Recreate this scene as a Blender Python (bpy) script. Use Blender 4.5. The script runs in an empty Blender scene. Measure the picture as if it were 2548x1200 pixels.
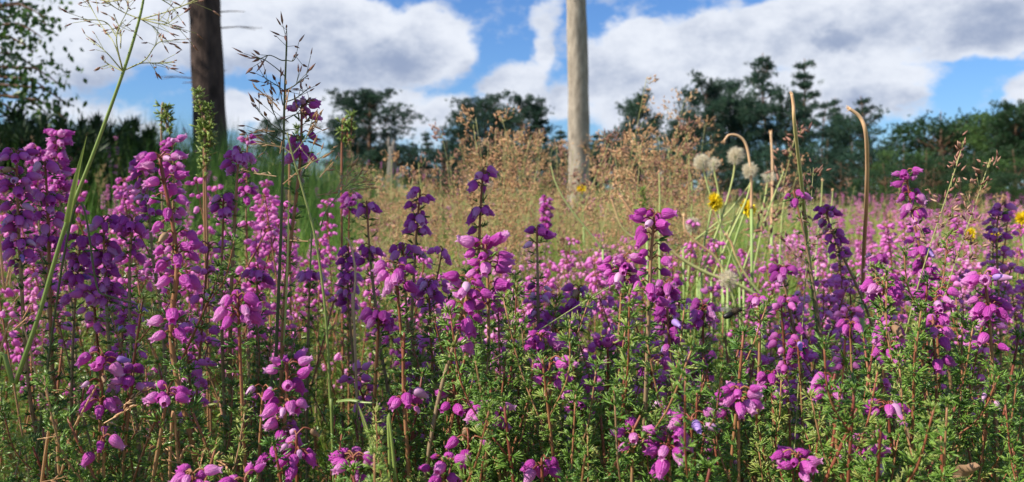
import bpy, math, random
import numpy as np
from mathutils import Matrix, Vector, Euler

# ------------------------------------------------------------------ camera, sky, sun
PI = math.pi
SC = bpy.context.scene
COL = SC.collection
RNG = np.random.default_rng(7)
random.seed(7)

F_PX, CX, CY, HOR = 2207.0, 1274.0, 600.0, 470.0      # photo pixels
ZC = 0.47
PITCH = math.atan((CY - HOR) / F_PX)
CAM_DIST = 0.36

cam_d = bpy.data.cameras.new('camera')
cam = bpy.data.objects.new('camera', cam_d)
COL.objects.link(cam)
cam_d.sensor_width = 36.0
cam_d.lens = 36.0 * F_PX / 2548.0
cam_d.clip_start = 0.01
cam_d.clip_end = 3000.0
cam.location = (0, 0, ZC)
cam.rotation_euler = (PI / 2 - PITCH, 0, 0)
cam_d.dof.use_dof = True
cam_d.dof.focus_distance = CAM_DIST
cam_d.dof.aperture_fstop = 25.0
SC.camera = cam

SUN_AZ, SUN_EL = math.radians(68), math.radians(42)   # azimuth: to the left of straight behind the camera
S2 = Vector((-math.sin(SUN_AZ), -math.cos(SUN_AZ)))     # horizontal direction towards the sun
SUNV = Vector((S2.x * math.cos(SUN_EL), S2.y * math.cos(SUN_EL), math.sin(SUN_EL)))
sun_d = bpy.data.lights.new('sun', 'SUN')
sun_d.energy = 4.9
sun_d.angle = math.radians(0.53)
sun_d.color = (1.0, 0.93, 0.80)
sun = bpy.data.objects.new('sun', sun_d)
COL.objects.link(sun)
sun.rotation_euler = SUNV.to_track_quat('Z', 'Y').to_euler()
sun.location = SUNV * 30

SC.view_settings.view_transform = 'Standard'
SC.view_settings.look = 'None'
SC.view_settings.gamma = 1.0
SC.view_settings.exposure = 0.72
cy = SC.cycles
cy.max_bounces = 6
cy.diffuse_bounces = 3
cy.glossy_bounces = 2
cy.transmission_bounces = 4
cy.transparent_max_bounces = 6
cy.use_denoising = True
try:
    cy.denoiser = 'OPENIMAGEDENOISE'
except Exception:
    pass
cy.caustics_reflective = cy.caustics_refractive = False


def ray(px, py):
    x = (px - CX) / F_PX
    y = -(py - CY) / F_PX
    return Vector((x, math.cos(PITCH) + y * math.sin(PITCH), -math.sin(PITCH) + y * math.cos(PITCH)))


def P(px, py, D):
    v = ray(px, py)
    v = v * (D / v.y)
    return np.array((v.x, v.y, v.z + ZC))


def build_world():
    w = bpy.data.worlds.new('World')
    SC.world = w
    w.use_nodes = True
    nt = w.node_tree
    nt.nodes.clear()
    N, Lk = nt.nodes.new, nt.links.new

    def mth(op, a, b=None, c=None, clamp=False):
        n = N('ShaderNodeMath'); n.operation = op; n.use_clamp = clamp
        for i, v in enumerate((a, b, c)):
            if v is None: continue
            if isinstance(v, (int, float)): n.inputs[i].default_value = v
            else: Lk(v, n.inputs[i])
        return n.outputs[0]

    def vm(op, a, b):
        n = N('ShaderNodeVectorMath'); n.operation = op
        for i, v in enumerate((a, b)):
            if isinstance(v, tuple): n.inputs[i].default_value = v
            else: Lk(v, n.inputs[i])
        return n
    out = N('ShaderNodeOutputWorld'); bg = N('ShaderNodeBackground')
    Lk(bg.outputs[0], out.inputs[0])
    tc = N('ShaderNodeTexCoord')
    d = tc.outputs['Generated']
    sky = N('ShaderNodeTexSky')
    sky.sky_type = 'NISHITA'; sky.sun_disc = False
    sky.sun_elevation = SUN_EL
    sky.sun_rotation = math.atan2(SUNV.x, SUNV.y)
    sky.air_density = 1.0; sky.dust_density = 0.3; sky.ozone_density = 2.0
    sep = N('ShaderNodeSeparateXYZ'); Lk(d, sep.inputs[0])
    az = mth('ARCTAN2', sep.outputs[0], sep.outputs[1])
    el = mth('ARCSINE', sep.outputs[2])
    ae = N('ShaderNodeCombineXYZ'); Lk(az, ae.inputs[0]); Lk(el, ae.inputs[1])
    # turbulence in the direction of view
    def noise(scale, detail, rough, off=0.0):
        m = vm('ADD', vm('MULTIPLY', d, (1.0, 1.0, 1.5)).outputs[0], (off, off * .7, off * .3)).outputs[0]
        n = N('ShaderNodeTexNoise'); n.inputs['Scale'].default_value = scale
        n.inputs['Detail'].default_value = detail; n.inputs['Roughness'].default_value = rough
        Lk(m, n.inputs['Vector'])
        return n
    n1 = noise(9.0, 5.0, 0.55)
    n2 = noise(26.0, 8.0, 0.62, 3.0)
    n3 = noise(5.0, 4.0, 0.5, 9.0)
    warp = vm('MULTIPLY', vm('SUBTRACT', n1.outputs['Color'], (.5, .5, .5)).outputs[0], (0.10, 0.07, 0.0)).outputs[0]
    q = vm('ADD', ae.outputs[0], warp).outputs[0]

    def blobs(lst):
        acc = None
        for px, py, rx, ry, a in lst:
            v = ray(px, py).normalized()
            c = (math.atan2(v.x, v.y), math.asin(v.z), 0.0)
            t = vm('SUBTRACT', q, c).outputs[0]
            t = vm('MULTIPLY', t, (F_PX / rx, F_PX / ry, 0.0)).outputs[0]
            r2 = vm('DOT_PRODUCT', t, t).outputs['Value']
            f = mth('MULTIPLY', mth('MAXIMUM', mth('SUBTRACT', 1.0, r2), 0.0), a)
            acc = f if acc is None else mth('ADD', acc, f)
        return acc
    white = [(300, 60, 300, 130, 1.1), (650, 70, 330, 150, 1.2), (900, 130, 290, 140, 1.2), (1075, 110, 125, 95, .8),
             (1100, 275, 130, 50, .9), (800, 280, 260, 60, .8), (620, 310, 110, 60, .9), (210, 285, 150, 60, .7), (120, 120, 160, 130, .7),
             (360, 345, 60, 40, .6), (960, 330, 200, 50, .5),
             (1295, 225, 105, 85, 1.1), (1370, 150, 60, 80, .6), (1375, 60, 45, 120, .6), (1330, 290, 160, 50, .7),
             (1560, 130, 120, 105, 1.0), (1700, 150, 200, 130, 1.1), (1650, 265, 280, 100, 1.0), (1830, 70, 90, 80, .7), (1850, 180, 150, 120, .7),
             (1960, 50, 95, 100, 1.1), (2080, 60, 150, 110, 1.1), (2130, 195, 200, 85, 1.2), (2050, 260, 170, 60, .8), (2200, 270, 130, 50, .6),
             (2300, 50, 290, 85, 1.2), (2450, 90, 150, 50, .9), (2548, 210, 55, 50, .8), (2600, 40, 200, 80, 1.0)]
    grey = [(850, 175, 280, 85, 1.0), (720, 80, 220, 70, .45), (1040, 140, 90, 70, .7), (270, 190, 170, 75, .75), (560, 180, 200, 70, .6),
            (1610, 180, 160, 60, .35), (1760, 110, 160, 60, .4), (1700, 240, 200, 40, .3), (2310, 60, 300, 75, .7), (2105, 100, 45, 26, .7), (2180, 260, 130, 45, .8),
            (1200, 190, 70, 70, .4), (2480, 60, 120, 60, .5), (1960, 130, 90, 60, .2)]
    accw = blobs(white)
    accg = blobs(grey)
    # scattered cloud over the rest of the sky
    side = N('ShaderNodeMapRange'); side.interpolation_type = 'SMOOTHSTEP'
    side.inputs[1].default_value = 0.62; side.inputs[2].default_value = 0.85
    Lk(mth('MAXIMUM', mth('ABSOLUTE', az), mth('MULTIPLY', el, 2.2)), side.inputs[0])
    rest = mth('MULTIPLY', side.outputs[0], mth('MULTIPLY', mth('SUBTRACT', n3.outputs['Fac'], 0.47), 4.0))
    fb = mth('ADD', mth('MULTIPLY', mth('SUBTRACT', n1.outputs['Fac'], 0.5), 1.0), mth('MULTIPLY', mth('SUBTRACT', n2.outputs['Fac'], 0.5), 1.8))
    den_in = mth('ADD', mth('ADD', accw, rest), fb)
    mr = N('ShaderNodeMapRange'); mr.interpolation_type = 'SMOOTHSTEP'
    mr.inputs[1].default_value = 0.02; mr.inputs[2].default_value = 0.72
    Lk(den_in, mr.inputs[0])
    den = mr.outputs[0]
    sh = N('ShaderNodeMapRange'); sh.interpolation_type = 'SMOOTHSTEP'
    sh.inputs[1].default_value = -0.25; sh.inputs[2].default_value = 1.65
    Lk(mth('ADD', accg, mth('ADD', mth('MULTIPLY', mth('SUBTRACT', n2.outputs['Fac'], 0.5), 2.2), mth('MULTIPLY', mth('SUBTRACT', n1.outputs['Fac'], 0.42), 1.7))), sh.inputs[0])
    cc = N('ShaderNodeMixRGB'); Lk(sh.outputs[0], cc.inputs[0])
    cc.inputs[1].default_value = (0.56, 0.59, 0.65, 1); cc.inputs[2].default_value = (0.215, 0.265, 0.38, 1)
    skm = N('ShaderNodeVectorMath'); skm.operation = 'MULTIPLY'
    Lk(sky.outputs[0], skm.inputs[0]); skm.inputs[1].default_value = (0.040, 0.061, 0.093)
    mix = N('ShaderNodeMixRGB'); Lk(den, mix.inputs[0]); Lk(skm.outputs[0], mix.inputs[1]); Lk(cc.outputs[0], mix.inputs[2])
    Lk(mix.outputs[0], bg.inputs[0])
    bg.inputs[1].default_value = 0.92


build_world()

# ------------------------------------------------------------------ materials


def mat_new(name):
    m = bpy.data.materials.new(name)
    m.use_nodes = True
    nt = m.node_tree
    nt.nodes.clear()
    return m, nt, nt.nodes.new, nt.links.new


def plant_mat(name, cols, rough=0.5, transl=0.0, spec=0.4, noise_scale=60.0, tcol=None, objvar=0.0):
    """cols: colour ramp stops; the ramp is read from the mesh's own 'tint' value, object variation and a fine noise."""
    m, nt, N, L = mat_new(name)
    out = N('ShaderNodeOutputMaterial')
    b = N('ShaderNodeBsdfPrincipled')
    b.inputs['Roughness'].default_value = rough
    b.inputs['Specular IOR Level'].default_value = spec
    at = N('ShaderNodeAttribute'); at.attribute_name = 'tint'
    oi = N('ShaderNodeObjectInfo')
    tc = N('ShaderNodeTexCoord')
    nz = N('ShaderNodeTexNoise'); nz.inputs['Scale'].default_value = noise_scale; nz.inputs['Detail'].default_value = 3
    L(tc.outputs['Object'], nz.inputs['Vector'])
    s1 = N('ShaderNodeMath'); s1.operation = 'MULTIPLY_ADD'
    L(nz.outputs['Fac'], s1.inputs[0]); s1.inputs[1].default_value = 0.3; L(at.outputs['Fac'], s1.inputs[2])
    s2 = N('ShaderNodeMath'); s2.operation = 'MULTIPLY_ADD'
    L(oi.outputs['Random'], s2.inputs[0]); s2.inputs[1].default_value = objvar; L(s1.outputs[0], s2.inputs[2])
    s3 = N('ShaderNodeMath'); s3.operation = 'SUBTRACT'; L(s2.outputs[0], s3.inputs[0]); s3.inputs[1].default_value = 0.15 + objvar / 2
    r = N('ShaderNodeValToRGB')
    L(s3.outputs[0], r.inputs[0])
    els = r.color_ramp.elements
    while len(els) < len(cols): els.new(0.5)
    for e, (p, c) in zip(els, cols):
        e.position = p; e.color = (*c, 1)
    L(r.outputs[0], b.inputs['Base Color'])
    if transl > 0:
        t = N('ShaderNodeBsdfTranslucent'); mx = N('ShaderNodeMixShader'); mx.inputs[0].default_value = transl
        if tcol:
            mc = N('ShaderNodeMixRGB'); mc.blend_type = 'MULTIPLY'; mc.inputs[0].default_value = 1
            L(r.outputs[0], mc.inputs[1]); mc.inputs[2].default_value = (*tcol, 1); L(mc.outputs[0], t.inputs[0])
        else:
            L(r.outputs[0], t.inputs[0])
        L(b.outputs[0], mx.inputs[1]); L(t.outputs[0], mx.inputs[2]); L(mx.outputs[0], out.inputs[0])
    else:
        L(b.outputs[0], out.inputs[0])
    return m


M = {}
M['petal'] = plant_mat('petal', [(0, (.44, .03, .36)), (.5, (.73, .13, .61)), (1, (.91, .52, .81))], .42, .42, .35, 220, objvar=.6)
for _m in ('petal',):
    nt_ = M[_m].node_tree
    b_ = next(n for n in nt_.nodes if n.type == 'BSDF_PRINCIPLED')
    tc_ = nt_.nodes.new('ShaderNodeTexCoord'); mp_ = nt_.nodes.new('ShaderNodeMapping'); mp_.inputs['Scale'].default_value = (14, 14, 1.2)
    nz_ = nt_.nodes.new('ShaderNodeTexNoise'); nz_.inputs['Scale'].default_value = 1.0; nz_.inputs['Detail'].default_value = 4
    bp_ = nt_.nodes.new('ShaderNodeBump'); bp_.inputs['Strength'].default_value = .45; bp_.inputs['Distance'].default_value = .08
    nt_.links.new(tc_.outputs['Object'], mp_.inputs[0]); nt_.links.new(mp_.outputs[0], nz_.inputs[0]); nt_.links.new(nz_.outputs[0], bp_.inputs['Height']); nt_.links.new(bp_.outputs[0], b_.inputs['Normal'])
M['petal_far'] = plant_mat('petal_far', [(0, (.60, .10, .46)), (.5, (.77, .22, .62)), (1, (.90, .48, .75))], .55, .42, .2, 60)
M['petal_pale'] = plant_mat('petal_pale', [(0, (.55, .22, .52)), (1, (.80, .55, .72))], .5, .35, .3, 200, objvar=.4)
M['petal_lilac'] = plant_mat('petal_lilac', [(0, (.36, .16, .62)), (1, (.55, .38, .78))], .5, .35, .3, 200, objvar=.4)
M['petal_dry'] = plant_mat('petal_dry', [(0, (.22, .11, .06)), (1, (.52, .36, .22))], .7, .2, .2, 200, objvar=.4)
M['sepal'] = plant_mat('sepal', [(0, (.10, .05, .03)), (.5, (.16, .17, .05)), (1, (.32, .30, .12))], .5, .1, .3, 200)
M['leaf'] = plant_mat('leaf', [(0, (.034, .105, .018)), (.45, (.092, .205, .030)), (.8, (.19, .32, .050)), (1, (.37, .40, .11))], .34, .18, .55, 30, (1.0, 1.1, .5), objvar=.25)
M['leaf_tip'] = plant_mat('leaf_tip', [(0, (.14, .26, .04)), (1, (.36, .42, .10))], .4, .25, .5, 30, objvar=.3)
M['stem'] = plant_mat('stem', [(0, (.17, .04, .03)), (.4, (.25, .08, .042)), (.7, (.34, .17, .08)), (1, (.27, .19, .115))], .5, 0, .35, 90, objvar=.5)
M['culm'] = plant_mat('culm', [(0, (.12, .20, .04)), (.5, (.27, .34, .09)), (1, (.50, .42, .20))], .45, .1, .4, 50, objvar=.1)
M['culm_dark'] = plant_mat('culm_dark', [(0, (.05, .06, .03)), (.5, (.12, .13, .05)), (1, (.25, .17, .09))], .5, 0, .3, 50)
M['blade'] = plant_mat('blade', [(0, (.14, .24, .05)), (.5, (.26, .36, .08)), (1, (.50, .47, .18))], .4, .3, .4, 50)
M['straw'] = plant_mat('straw', [(0, (.36, .18, .11)), (.5, (.64, .37, .19)), (1, (.82, .60, .36))], .6, .25, .25, 60, objvar=.3)
M['spikelet'] = plant_mat('spikelet', [(0, (.16, .07, .06)), (.5, (.36, .18, .13)), (1, (.56, .36, .25))], .55, .2, .3, 100, objvar=.2)
M['tanstalk'] = plant_mat('tanstalk', [(0, (.24, .38, .11)), (.45, (.46, .50, .19)), (.7, (.62, .36, .19)), (1, (.68, .46, .27))], .5, .1, .35, 80)
M['grass'] = plant_mat('grass', [(0, (.13, .25, .035)), (.4, (.29, .42, .065)), (.75, (.50, .50, .15)), (1, (.68, .52, .28))], .5, .42, .3, 3)
M['grass_green'] = plant_mat('grass_green', [(0, (.05, .13, .022)), (.5, (.13, .26, .045)), (1, (.28, .36, .09))], .5, .3, .3, 3)
M['pappus'] = plant_mat('pappus', [(0, (.66, .58, .42)), (1, (.88, .83, .68))], .7, .45, .2, 50)
M['yellow'] = plant_mat('yellow', [(0, (.88, .62, .015)), (1, (.96, .84, .05))], .5, .25, .3, 50)
M['needle'] = plant_mat('needle', [(0, (.014, .038, .028)), (.5, (.032, .078, .046)), (1, (.075, .135, .065))], .5, .12, .3, .3, objvar=.15)
M['broadleaf'] = plant_mat('broadleaf', [(0, (.015, .042, .018)), (.5, (.034, .082, .030)), (1, (.072, .14, .045))], .45, .25, .4, .3, objvar=.15)
M['lightleaf'] = plant_mat('lightleaf', [(0, (.04, .09, .026)), (.5, (.085, .16, .042)), (1, (.16, .24, .07))], .5, .25, .3, .5)
M['birchleaf'] = plant_mat('birchleaf', [(0, (.03, .075, .016)), (.5, (.06, .13, .025)), (1, (.12, .20, .045))], .4, .3, .4, 3)
M['gorse'] = plant_mat('gorse', [(0, (.012, .030, .010)), (.5, (.030, .060, .018)), (1, (.06, .10, .03))], .55, .1, .3, 2)
M['limb'] = plant_mat('limb', [(0, (.09, .05, .035)), (1, (.24, .14, .09))], .8, 0, .2, 1.5)


def bark_mat(name, c0, c1, knot, vs=1.0):
    m, nt, N, L = mat_new(name)
    out = N('ShaderNodeOutputMaterial'); b = N('ShaderNodeBsdfPrincipled'); L(b.outputs[0], out.inputs[0])
    b.inputs['Roughness'].default_value = .85; b.inputs['Specular IOR Level'].default_value = .2
    tc = N('ShaderNodeTexCoord'); mp = N('ShaderNodeMapping'); L(tc.outputs['Object'], mp.inputs[0])
    mp.inputs['Scale'].default_value = (18, 18, 5 * vs)
    n = N('ShaderNodeTexNoise'); n.inputs['Scale'].default_value = 1.6; n.inputs['Detail'].default_value = 7; n.inputs['Roughness'].default_value = .65
    L(mp.outputs[0], n.inputs[0])
    r = N('ShaderNodeValToRGB'); L(n.outputs[0], r.inputs[0])
    r.color_ramp.elements[0].position = .32; r.color_ramp.elements[0].color = (*c0, 1)
    r.color_ramp.elements[1].position = .66; r.color_ramp.elements[1].color = (*c1, 1)
    mp2 = N('ShaderNodeMapping'); L(tc.outputs['Object'], mp2.inputs[0]); mp2.inputs['Scale'].default_value = (5, 5, 3.2)
    v = N('ShaderNodeTexVoronoi'); v.inputs['Scale'].default_value = 1.1; L(mp2.outputs[0], v.inputs[0])
    mr = N('ShaderNodeMapRange'); mr.interpolation_type = 'SMOOTHSTEP'; L(v.outputs[0], mr.inputs[0])
    mr.inputs[1].default_value = .10; mr.inputs[2].default_value = .26; mr.inputs[3].default_value = .85; mr.inputs[4].default_value = 0
    mx = N('ShaderNodeMixRGB'); L(mr.outputs[0], mx.inputs[0]); L(r.outputs[0], mx.inputs[1]); mx.inputs[2].default_value = (*knot, 1)
    L(mx.outputs[0], b.inputs['Base Color'])
    bp = N('ShaderNodeBump'); bp.inputs['Strength'].default_value = .6; bp.inputs['Distance'].default_value = .02
    L(n.outputs[0], bp.inputs['Height']); L(bp.outputs[0], b.inputs['Normal'])
    return m


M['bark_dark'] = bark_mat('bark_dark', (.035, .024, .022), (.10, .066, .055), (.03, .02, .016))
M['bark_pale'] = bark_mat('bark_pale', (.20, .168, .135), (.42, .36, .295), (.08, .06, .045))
M['deadwood'] = bark_mat('deadwood', (.11, .10, .09), (.22, .20, .18), (.05, .045, .04))


def ground_mat():
    m, nt, N, L = mat_new('heath_soil')
    out = N('ShaderNodeOutputMaterial'); b = N('ShaderNodeBsdfPrincipled'); L(b.outputs[0], out.inputs[0])
    b.inputs['Roughness'].default_value = .95
    tc = N('ShaderNodeTexCoord')
    n = N('ShaderNodeTexNoise'); n.inputs['Scale'].default_value = .7; n.inputs['Detail'].default_value = 10; n.inputs['Roughness'].default_value = .7
    L(tc.outputs['Object'], n.inputs[0])
    r = N('ShaderNodeValToRGB'); L(n.outputs[0], r.inputs[0])
    e = r.color_ramp.elements
    e[0].position = .3; e[0].color = (.06, .06, .025, 1); e[1].position = .75; e[1].color = (.34, .26, .13, 1)
    k = e.new(.5); k.color = (.15, .18, .05, 1); k = e.new(.6); k.color = (.26, .22, .09, 1)
    L(r.outputs[0], b.inputs['Base Color'])
    bp = N('ShaderNodeBump'); bp.inputs['Strength'].default_value = .8; bp.inputs['Distance'].default_value = .05
    L(n.outputs[0], bp.inputs['Height']); L(bp.outputs[0], b.inputs['Normal'])
    return m


M['soil'] = ground_mat()
def simple_mat(name, col, rough=.5, spec=.4, alpha=None):
    m, nt, N, L = mat_new(name)
    out = N('ShaderNodeOutputMaterial'); b = N('ShaderNodeBsdfPrincipled'); L(b.outputs[0], out.inputs[0])
    tc = N('ShaderNodeTexCoord'); n = N('ShaderNodeTexNoise'); n.inputs['Scale'].default_value = 900; L(tc.outputs['Object'], n.inputs[0])
    mx = N('ShaderNodeMixRGB'); L(n.outputs[0], mx.inputs[0]); mx.inputs[1].default_value = (*[c * .7 for c in col], 1); mx.inputs[2].default_value = (*[min(1, c * 1.3) for c in col], 1)
    L(mx.outputs[0], b.inputs['Base Color']); b.inputs['Roughness'].default_value = rough; b.inputs['Specular IOR Level'].default_value = spec
    if alpha: b.inputs['Alpha'].default_value = alpha
    return m


M['bee_black'] = simple_mat('bee_black', (.012, .010, .009), .45)
M['bee_fur'] = simple_mat('bee_fur', (.05, .035, .018), .8)
M['bee_wing'] = simple_mat('bee_wing', (.35, .33, .28), .25, .6, .45)

# ------------------------------------------------------------------ mesh building helpers


def unit(v):
    n = np.linalg.norm(v, axis=-1, keepdims=True)
    return v / np.maximum(n, 1e-12)


class Tpl:
    def __init__(s, V, faces):
        s.V = np.asarray(V, float)
        s.sizes = np.array([len(f) for f in faces], np.int32)
        s.loops = np.array([i for f in faces for i in f], np.int32)
        s.tt = np.zeros(len(s.V))         # tint offset per vertex


REFS = unit(np.array(((1, .05, .1), (.1, 1, .05), (.05, .1, 1), (.7, -.7, .1), (-.1, .7, .7), (.7, .1, -.7), (.7, .7, 0.1))))


class G:
    """collects geometry, builds ONE mesh"""
    def __init__(s):
        s.V, s.L, s.S, s.Mi, s.T = [], [], [], [], []
        s.n = 0

    def raw(s, V, loops, sizes, mat, tint):
        s.V.append(V); s.L.append(loops + s.n); s.S.append(sizes)
        s.Mi.append(np.full(len(sizes), mat, np.int32) if np.isscalar(mat) else mat)
        s.T.append(np.full(len(V), tint) if np.isscalar(tint) else tint)
        s.n += len(V)

    def inst(s, tpl, mats, mat=0, tint=0.5):
        mats = np.asarray(mats)
        N = len(mats)
        if N == 0: return
        nv = len(tpl.V)
        V = np.einsum('nij,vj->nvi', mats[:, :3, :3], tpl.V) + mats[:, None, :3, 3]
        loops = (tpl.loops[None, :] + (np.arange(N) * nv)[:, None]).ravel()
        sizes = np.tile(tpl.sizes, N)
        t = (np.broadcast_to(np.asarray(tint, float), (N,))[:, None] + tpl.tt[None, :]).ravel()
        s.raw(V.reshape(-1, 3), loops, sizes, mat, t)

    def merge(s, g, mat4, matmap=None, dt=0.0):
        R = mat4[:3, :3]; o = mat4[:3, 3]
        for V, Lp, S_, Mi, T in zip(*g):
            s.V.append(V @ R.T + o); s.L.append(Lp + s.n); s.S.append(S_)
            s.Mi.append(Mi if matmap is None else matmap[Mi]); s.T.append(T + dt)
            s.n += len(V)

    def packed(s):
        V = np.concatenate(s.V); L = np.concatenate(s.L); S = np.concatenate(s.S); Mi = np.concatenate(s.Mi); T = np.concatenate(s.T)
        return ([V], [L], [S], [Mi], [T])

    def tube(s, pts, rad, n=6, mat=0, tint=0.5, cap=True):
        pts = np.asarray(pts, float); k = len(pts)
        rad = np.broadcast_to(np.asarray(rad, float), (k,))
        t = unit(np.gradient(pts, axis=0))
        ref = REFS[int(np.argmin(np.abs(t @ REFS.T).max(0)))]
        a = unit(np.cross(t, ref)); b = np.cross(t, a)
        th = np.arange(n) * 2 * PI / n
        V = pts[:, None] + rad[:, None, None] * (np.cos(th)[None, :, None] * a[:, None] + np.sin(th)[None, :, None] * b[:, None])
        V = V.reshape(-1, 3)
        i, j = np.meshgrid(np.arange(k - 1), np.arange(n), indexing='ij')
        i = i.ravel(); j = j.ravel(); j2 = (j + 1) % n
        q = np.stack([i * n + j, i * n + j2, (i + 1) * n + j2, (i + 1) * n + j], 1)
        loops = q.ravel(); sizes = np.full(len(q), 4, np.int32)
        if cap:
            loops = np.concatenate([loops, np.arange(n)[::-1], (k - 1) * n + np.arange(n)])
            sizes = np.concatenate([sizes, [n, n]])
        tt = np.repeat(np.broadcast_to(np.asarray(tint, float), (k,)), n)
        s.raw(V, loops.astype(np.int32), sizes.astype(np.int32), mat, tt)

    def build(s, name, mats, smooth=True):
        me = bpy.data.meshes.new(name)
        if not s.V:
            return me
        (V,), (Lp,), (S_,), (Mi,), (T,) = s.packed()
        me.vertices.add(len(V)); me.vertices.foreach_set('co', V.astype(np.float32).ravel())
        me.loops.add(len(Lp)); me.loops.foreach_set('vertex_index', Lp.astype(np.int32))
        me.polygons.add(len(S_))
        st = np.concatenate([[0], np.cumsum(S_)[:-1]]).astype(np.int32)
        me.polygons.foreach_set('loop_start', st)
        try:
            me.polygons.foreach_set('loop_total', S_.astype(np.int32))
        except Exception:
            pass
        me.polygons.foreach_set('material_index', Mi.astype(np.int32))
        me.polygons.foreach_set('use_smooth', np.full(len(S_), smooth))
        at = me.attributes.new('tint', 'FLOAT', 'POINT')
        at.data.foreach_set('value', T.astype(np.float32))
        for m in mats: me.materials.append(M[m])
        me.update(calc_edges=True)
        return me


def frames(pos, zdir, scale, roll=None, width=None):
    """4x4 matrices: local Z along zdir, scaled; width scales X and Y separately"""
    pos = np.asarray(pos, float); z = unit(np.asarray(zdir, float)); N = len(pos)
    sc = np.broadcast_to(np.asarray(scale, float), (N,))
    wd = sc if width is None else np.broadcast_to(np.asarray(width, float), (N,))
    r = RNG.random(N) * 2 * PI if roll is None else np.broadcast_to(np.asarray(roll, float), (N,))
    ref = np.where(np.abs(z[:, 2:3]) < .95, np.array([[0, 0, 1.0]]), np.array([[1.0, 0, 0]]))
    a = unit(np.cross(ref, z)); b = np.cross(z, a)
    x = np.cos(r)[:, None] * a + np.sin(r)[:, None] * b
    y = np.cross(z, x)
    m = np.zeros((N, 4, 4)); m[:, 3, 3] = 1
    m[:, :3, 0] = x * wd[:, None]; m[:, :3, 1] = y * wd[:, None]; m[:, :3, 2] = z * sc[:, None]; m[:, :3, 3] = pos
    return m


def spline(pts, n):
    """Catmull-Rom through pts"""
    p = np.asarray(pts, float)
    if len(p) == 2:
        t = np.linspace(0, 1, n)[:, None]
        return p[0] * (1 - t) + p[1] * t
    q = np.vstack([2 * p[0] - p[1], p, 2 * p[-1] - p[-2]])
    u = np.linspace(0, len(p) - 1 - 1e-9, n)
    i = u.astype(int); t = (u - i)[:, None]
    a, b, c, d = q[i], q[i + 1], q[i + 2], q[i + 3]
    return .5 * ((2 * b) + (-a + c) * t + (2 * a - 5 * b + 4 * c - d) * t ** 2 + (-a + 3 * b - 3 * c + d) * t ** 3)


def obj(name, mesh, parent=None):
    o = bpy.data.objects.new(name, mesh)
    COL.objects.link(o)
    if parent: o.parent = parent
    return o


def tag(o, label=None, cat=None, group=None, kind=None):
    if cat and not kind: kind = 'thing'
    if label: o['label'] = label
    if cat: o['category'] = cat
    if group: o['group'] = group
    if kind: o['kind'] = kind
    return o


def empty(name, loc, rot=None):
    o = bpy.data.objects.new(name, None)
    COL.objects.link(o)
    o.empty_display_size = .02
    o.location = loc
    if rot: o.rotation_euler = rot
    return o


# templates ------------------------------------------------------------
def t_leaf():                                   # needle leaf, blunt, three sided, slightly curved
    V, F = [(0, 0, 0)], []
    for zz, r, bend in ((.12, .5, 0), (.75, .5, .015)):
        for k in range(3):
            a = k * 2 * PI / 3
            V.append((math.cos(a) * r, math.sin(a) * r * .6 + bend, zz))
    V.append((0, .03, 1))
    for k in range(3):
        j = (k + 1) % 3
        F += [(0, 1 + j, 1 + k), (1 + k, 1 + j, 4 + j, 4 + k), (4 + k, 4 + j, 7)]
    t = Tpl(V, F); t.tt = np.array([0, 0, 0, 0, .1, .1, .1, .15])
    return t


def t_diamond():                               # cheap needle / leaf: two crossing facets
    V = [(0, 0, 0), (.5, 0, .4), (-.5, 0, .4), (0, 0, 1), (0, .18, .45)]
    return Tpl(V, [(0, 1, 4), (0, 4, 2), (1, 3, 4), (4, 3, 2)])


def t_flat():                                   # flat leaf, folded on its midrib
    V = [(0, 0, 0), (.5, .12, .35), (-.5, .12, .35), (.4, .1, .65), (-.4, .1, .65), (0, 0, 1), (0, 0, .5)]
    return Tpl(V, [(0, 1, 3, 6), (0, 6, 4, 2), (3, 5, 6), (6, 5, 4)])


def t_spike():                                 # spikelet: slim pointed lens
    V, F = [(0, 0, 0)], []
    for zz, r in ((.3, .5), (.62, .38)):
        for k in range(4):
            a = k * PI / 2
            V.append((math.cos(a) * r, math.sin(a) * r * .7, zz))
    V.append((0, 0, 1))
    for k in range(4):
        j = (k + 1) % 4
        F += [(0, 1 + j, 1 + k), (1 + k, 1 + j, 5 + j, 5 + k), (5 + k, 5 + j, 9)]
    return Tpl(V, F)


def bell_verts(n, prof, flute=.03, lobe=.11, fat=1.0):
    V, F = [], []
    for zz, r in prof:
        for k in range(n):
            a = k * 2 * PI / n
            rr = r * fat * (1 + flute * math.cos(4 * a))
            V.append((rr * math.cos(a), rr * math.sin(a), zz))
    # four lobes round the mouth
    base = len(prof)
    for k in range(n):
        a = k * 2 * PI / n
        c = .5 + .5 * math.cos(4 * a)
        rr = prof[-1][1] * fat + lobe * (c ** 1.3); zz = prof[-1][0] + .03 + .10 * c
        V.append((rr * math.cos(a), rr * math.sin(a), zz))
    for i in range(base):
        for k in range(n):
            j = (k + 1) % n
            F.append((i * n + k, i * n + j, (i + 1) * n + j, (i + 1) * n + k))
    V.append((0, 0, prof[0][0])); c = len(V) - 1
    for k in range(n): F.append((c, (k + 1) % n, k))
    return V, F


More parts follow.
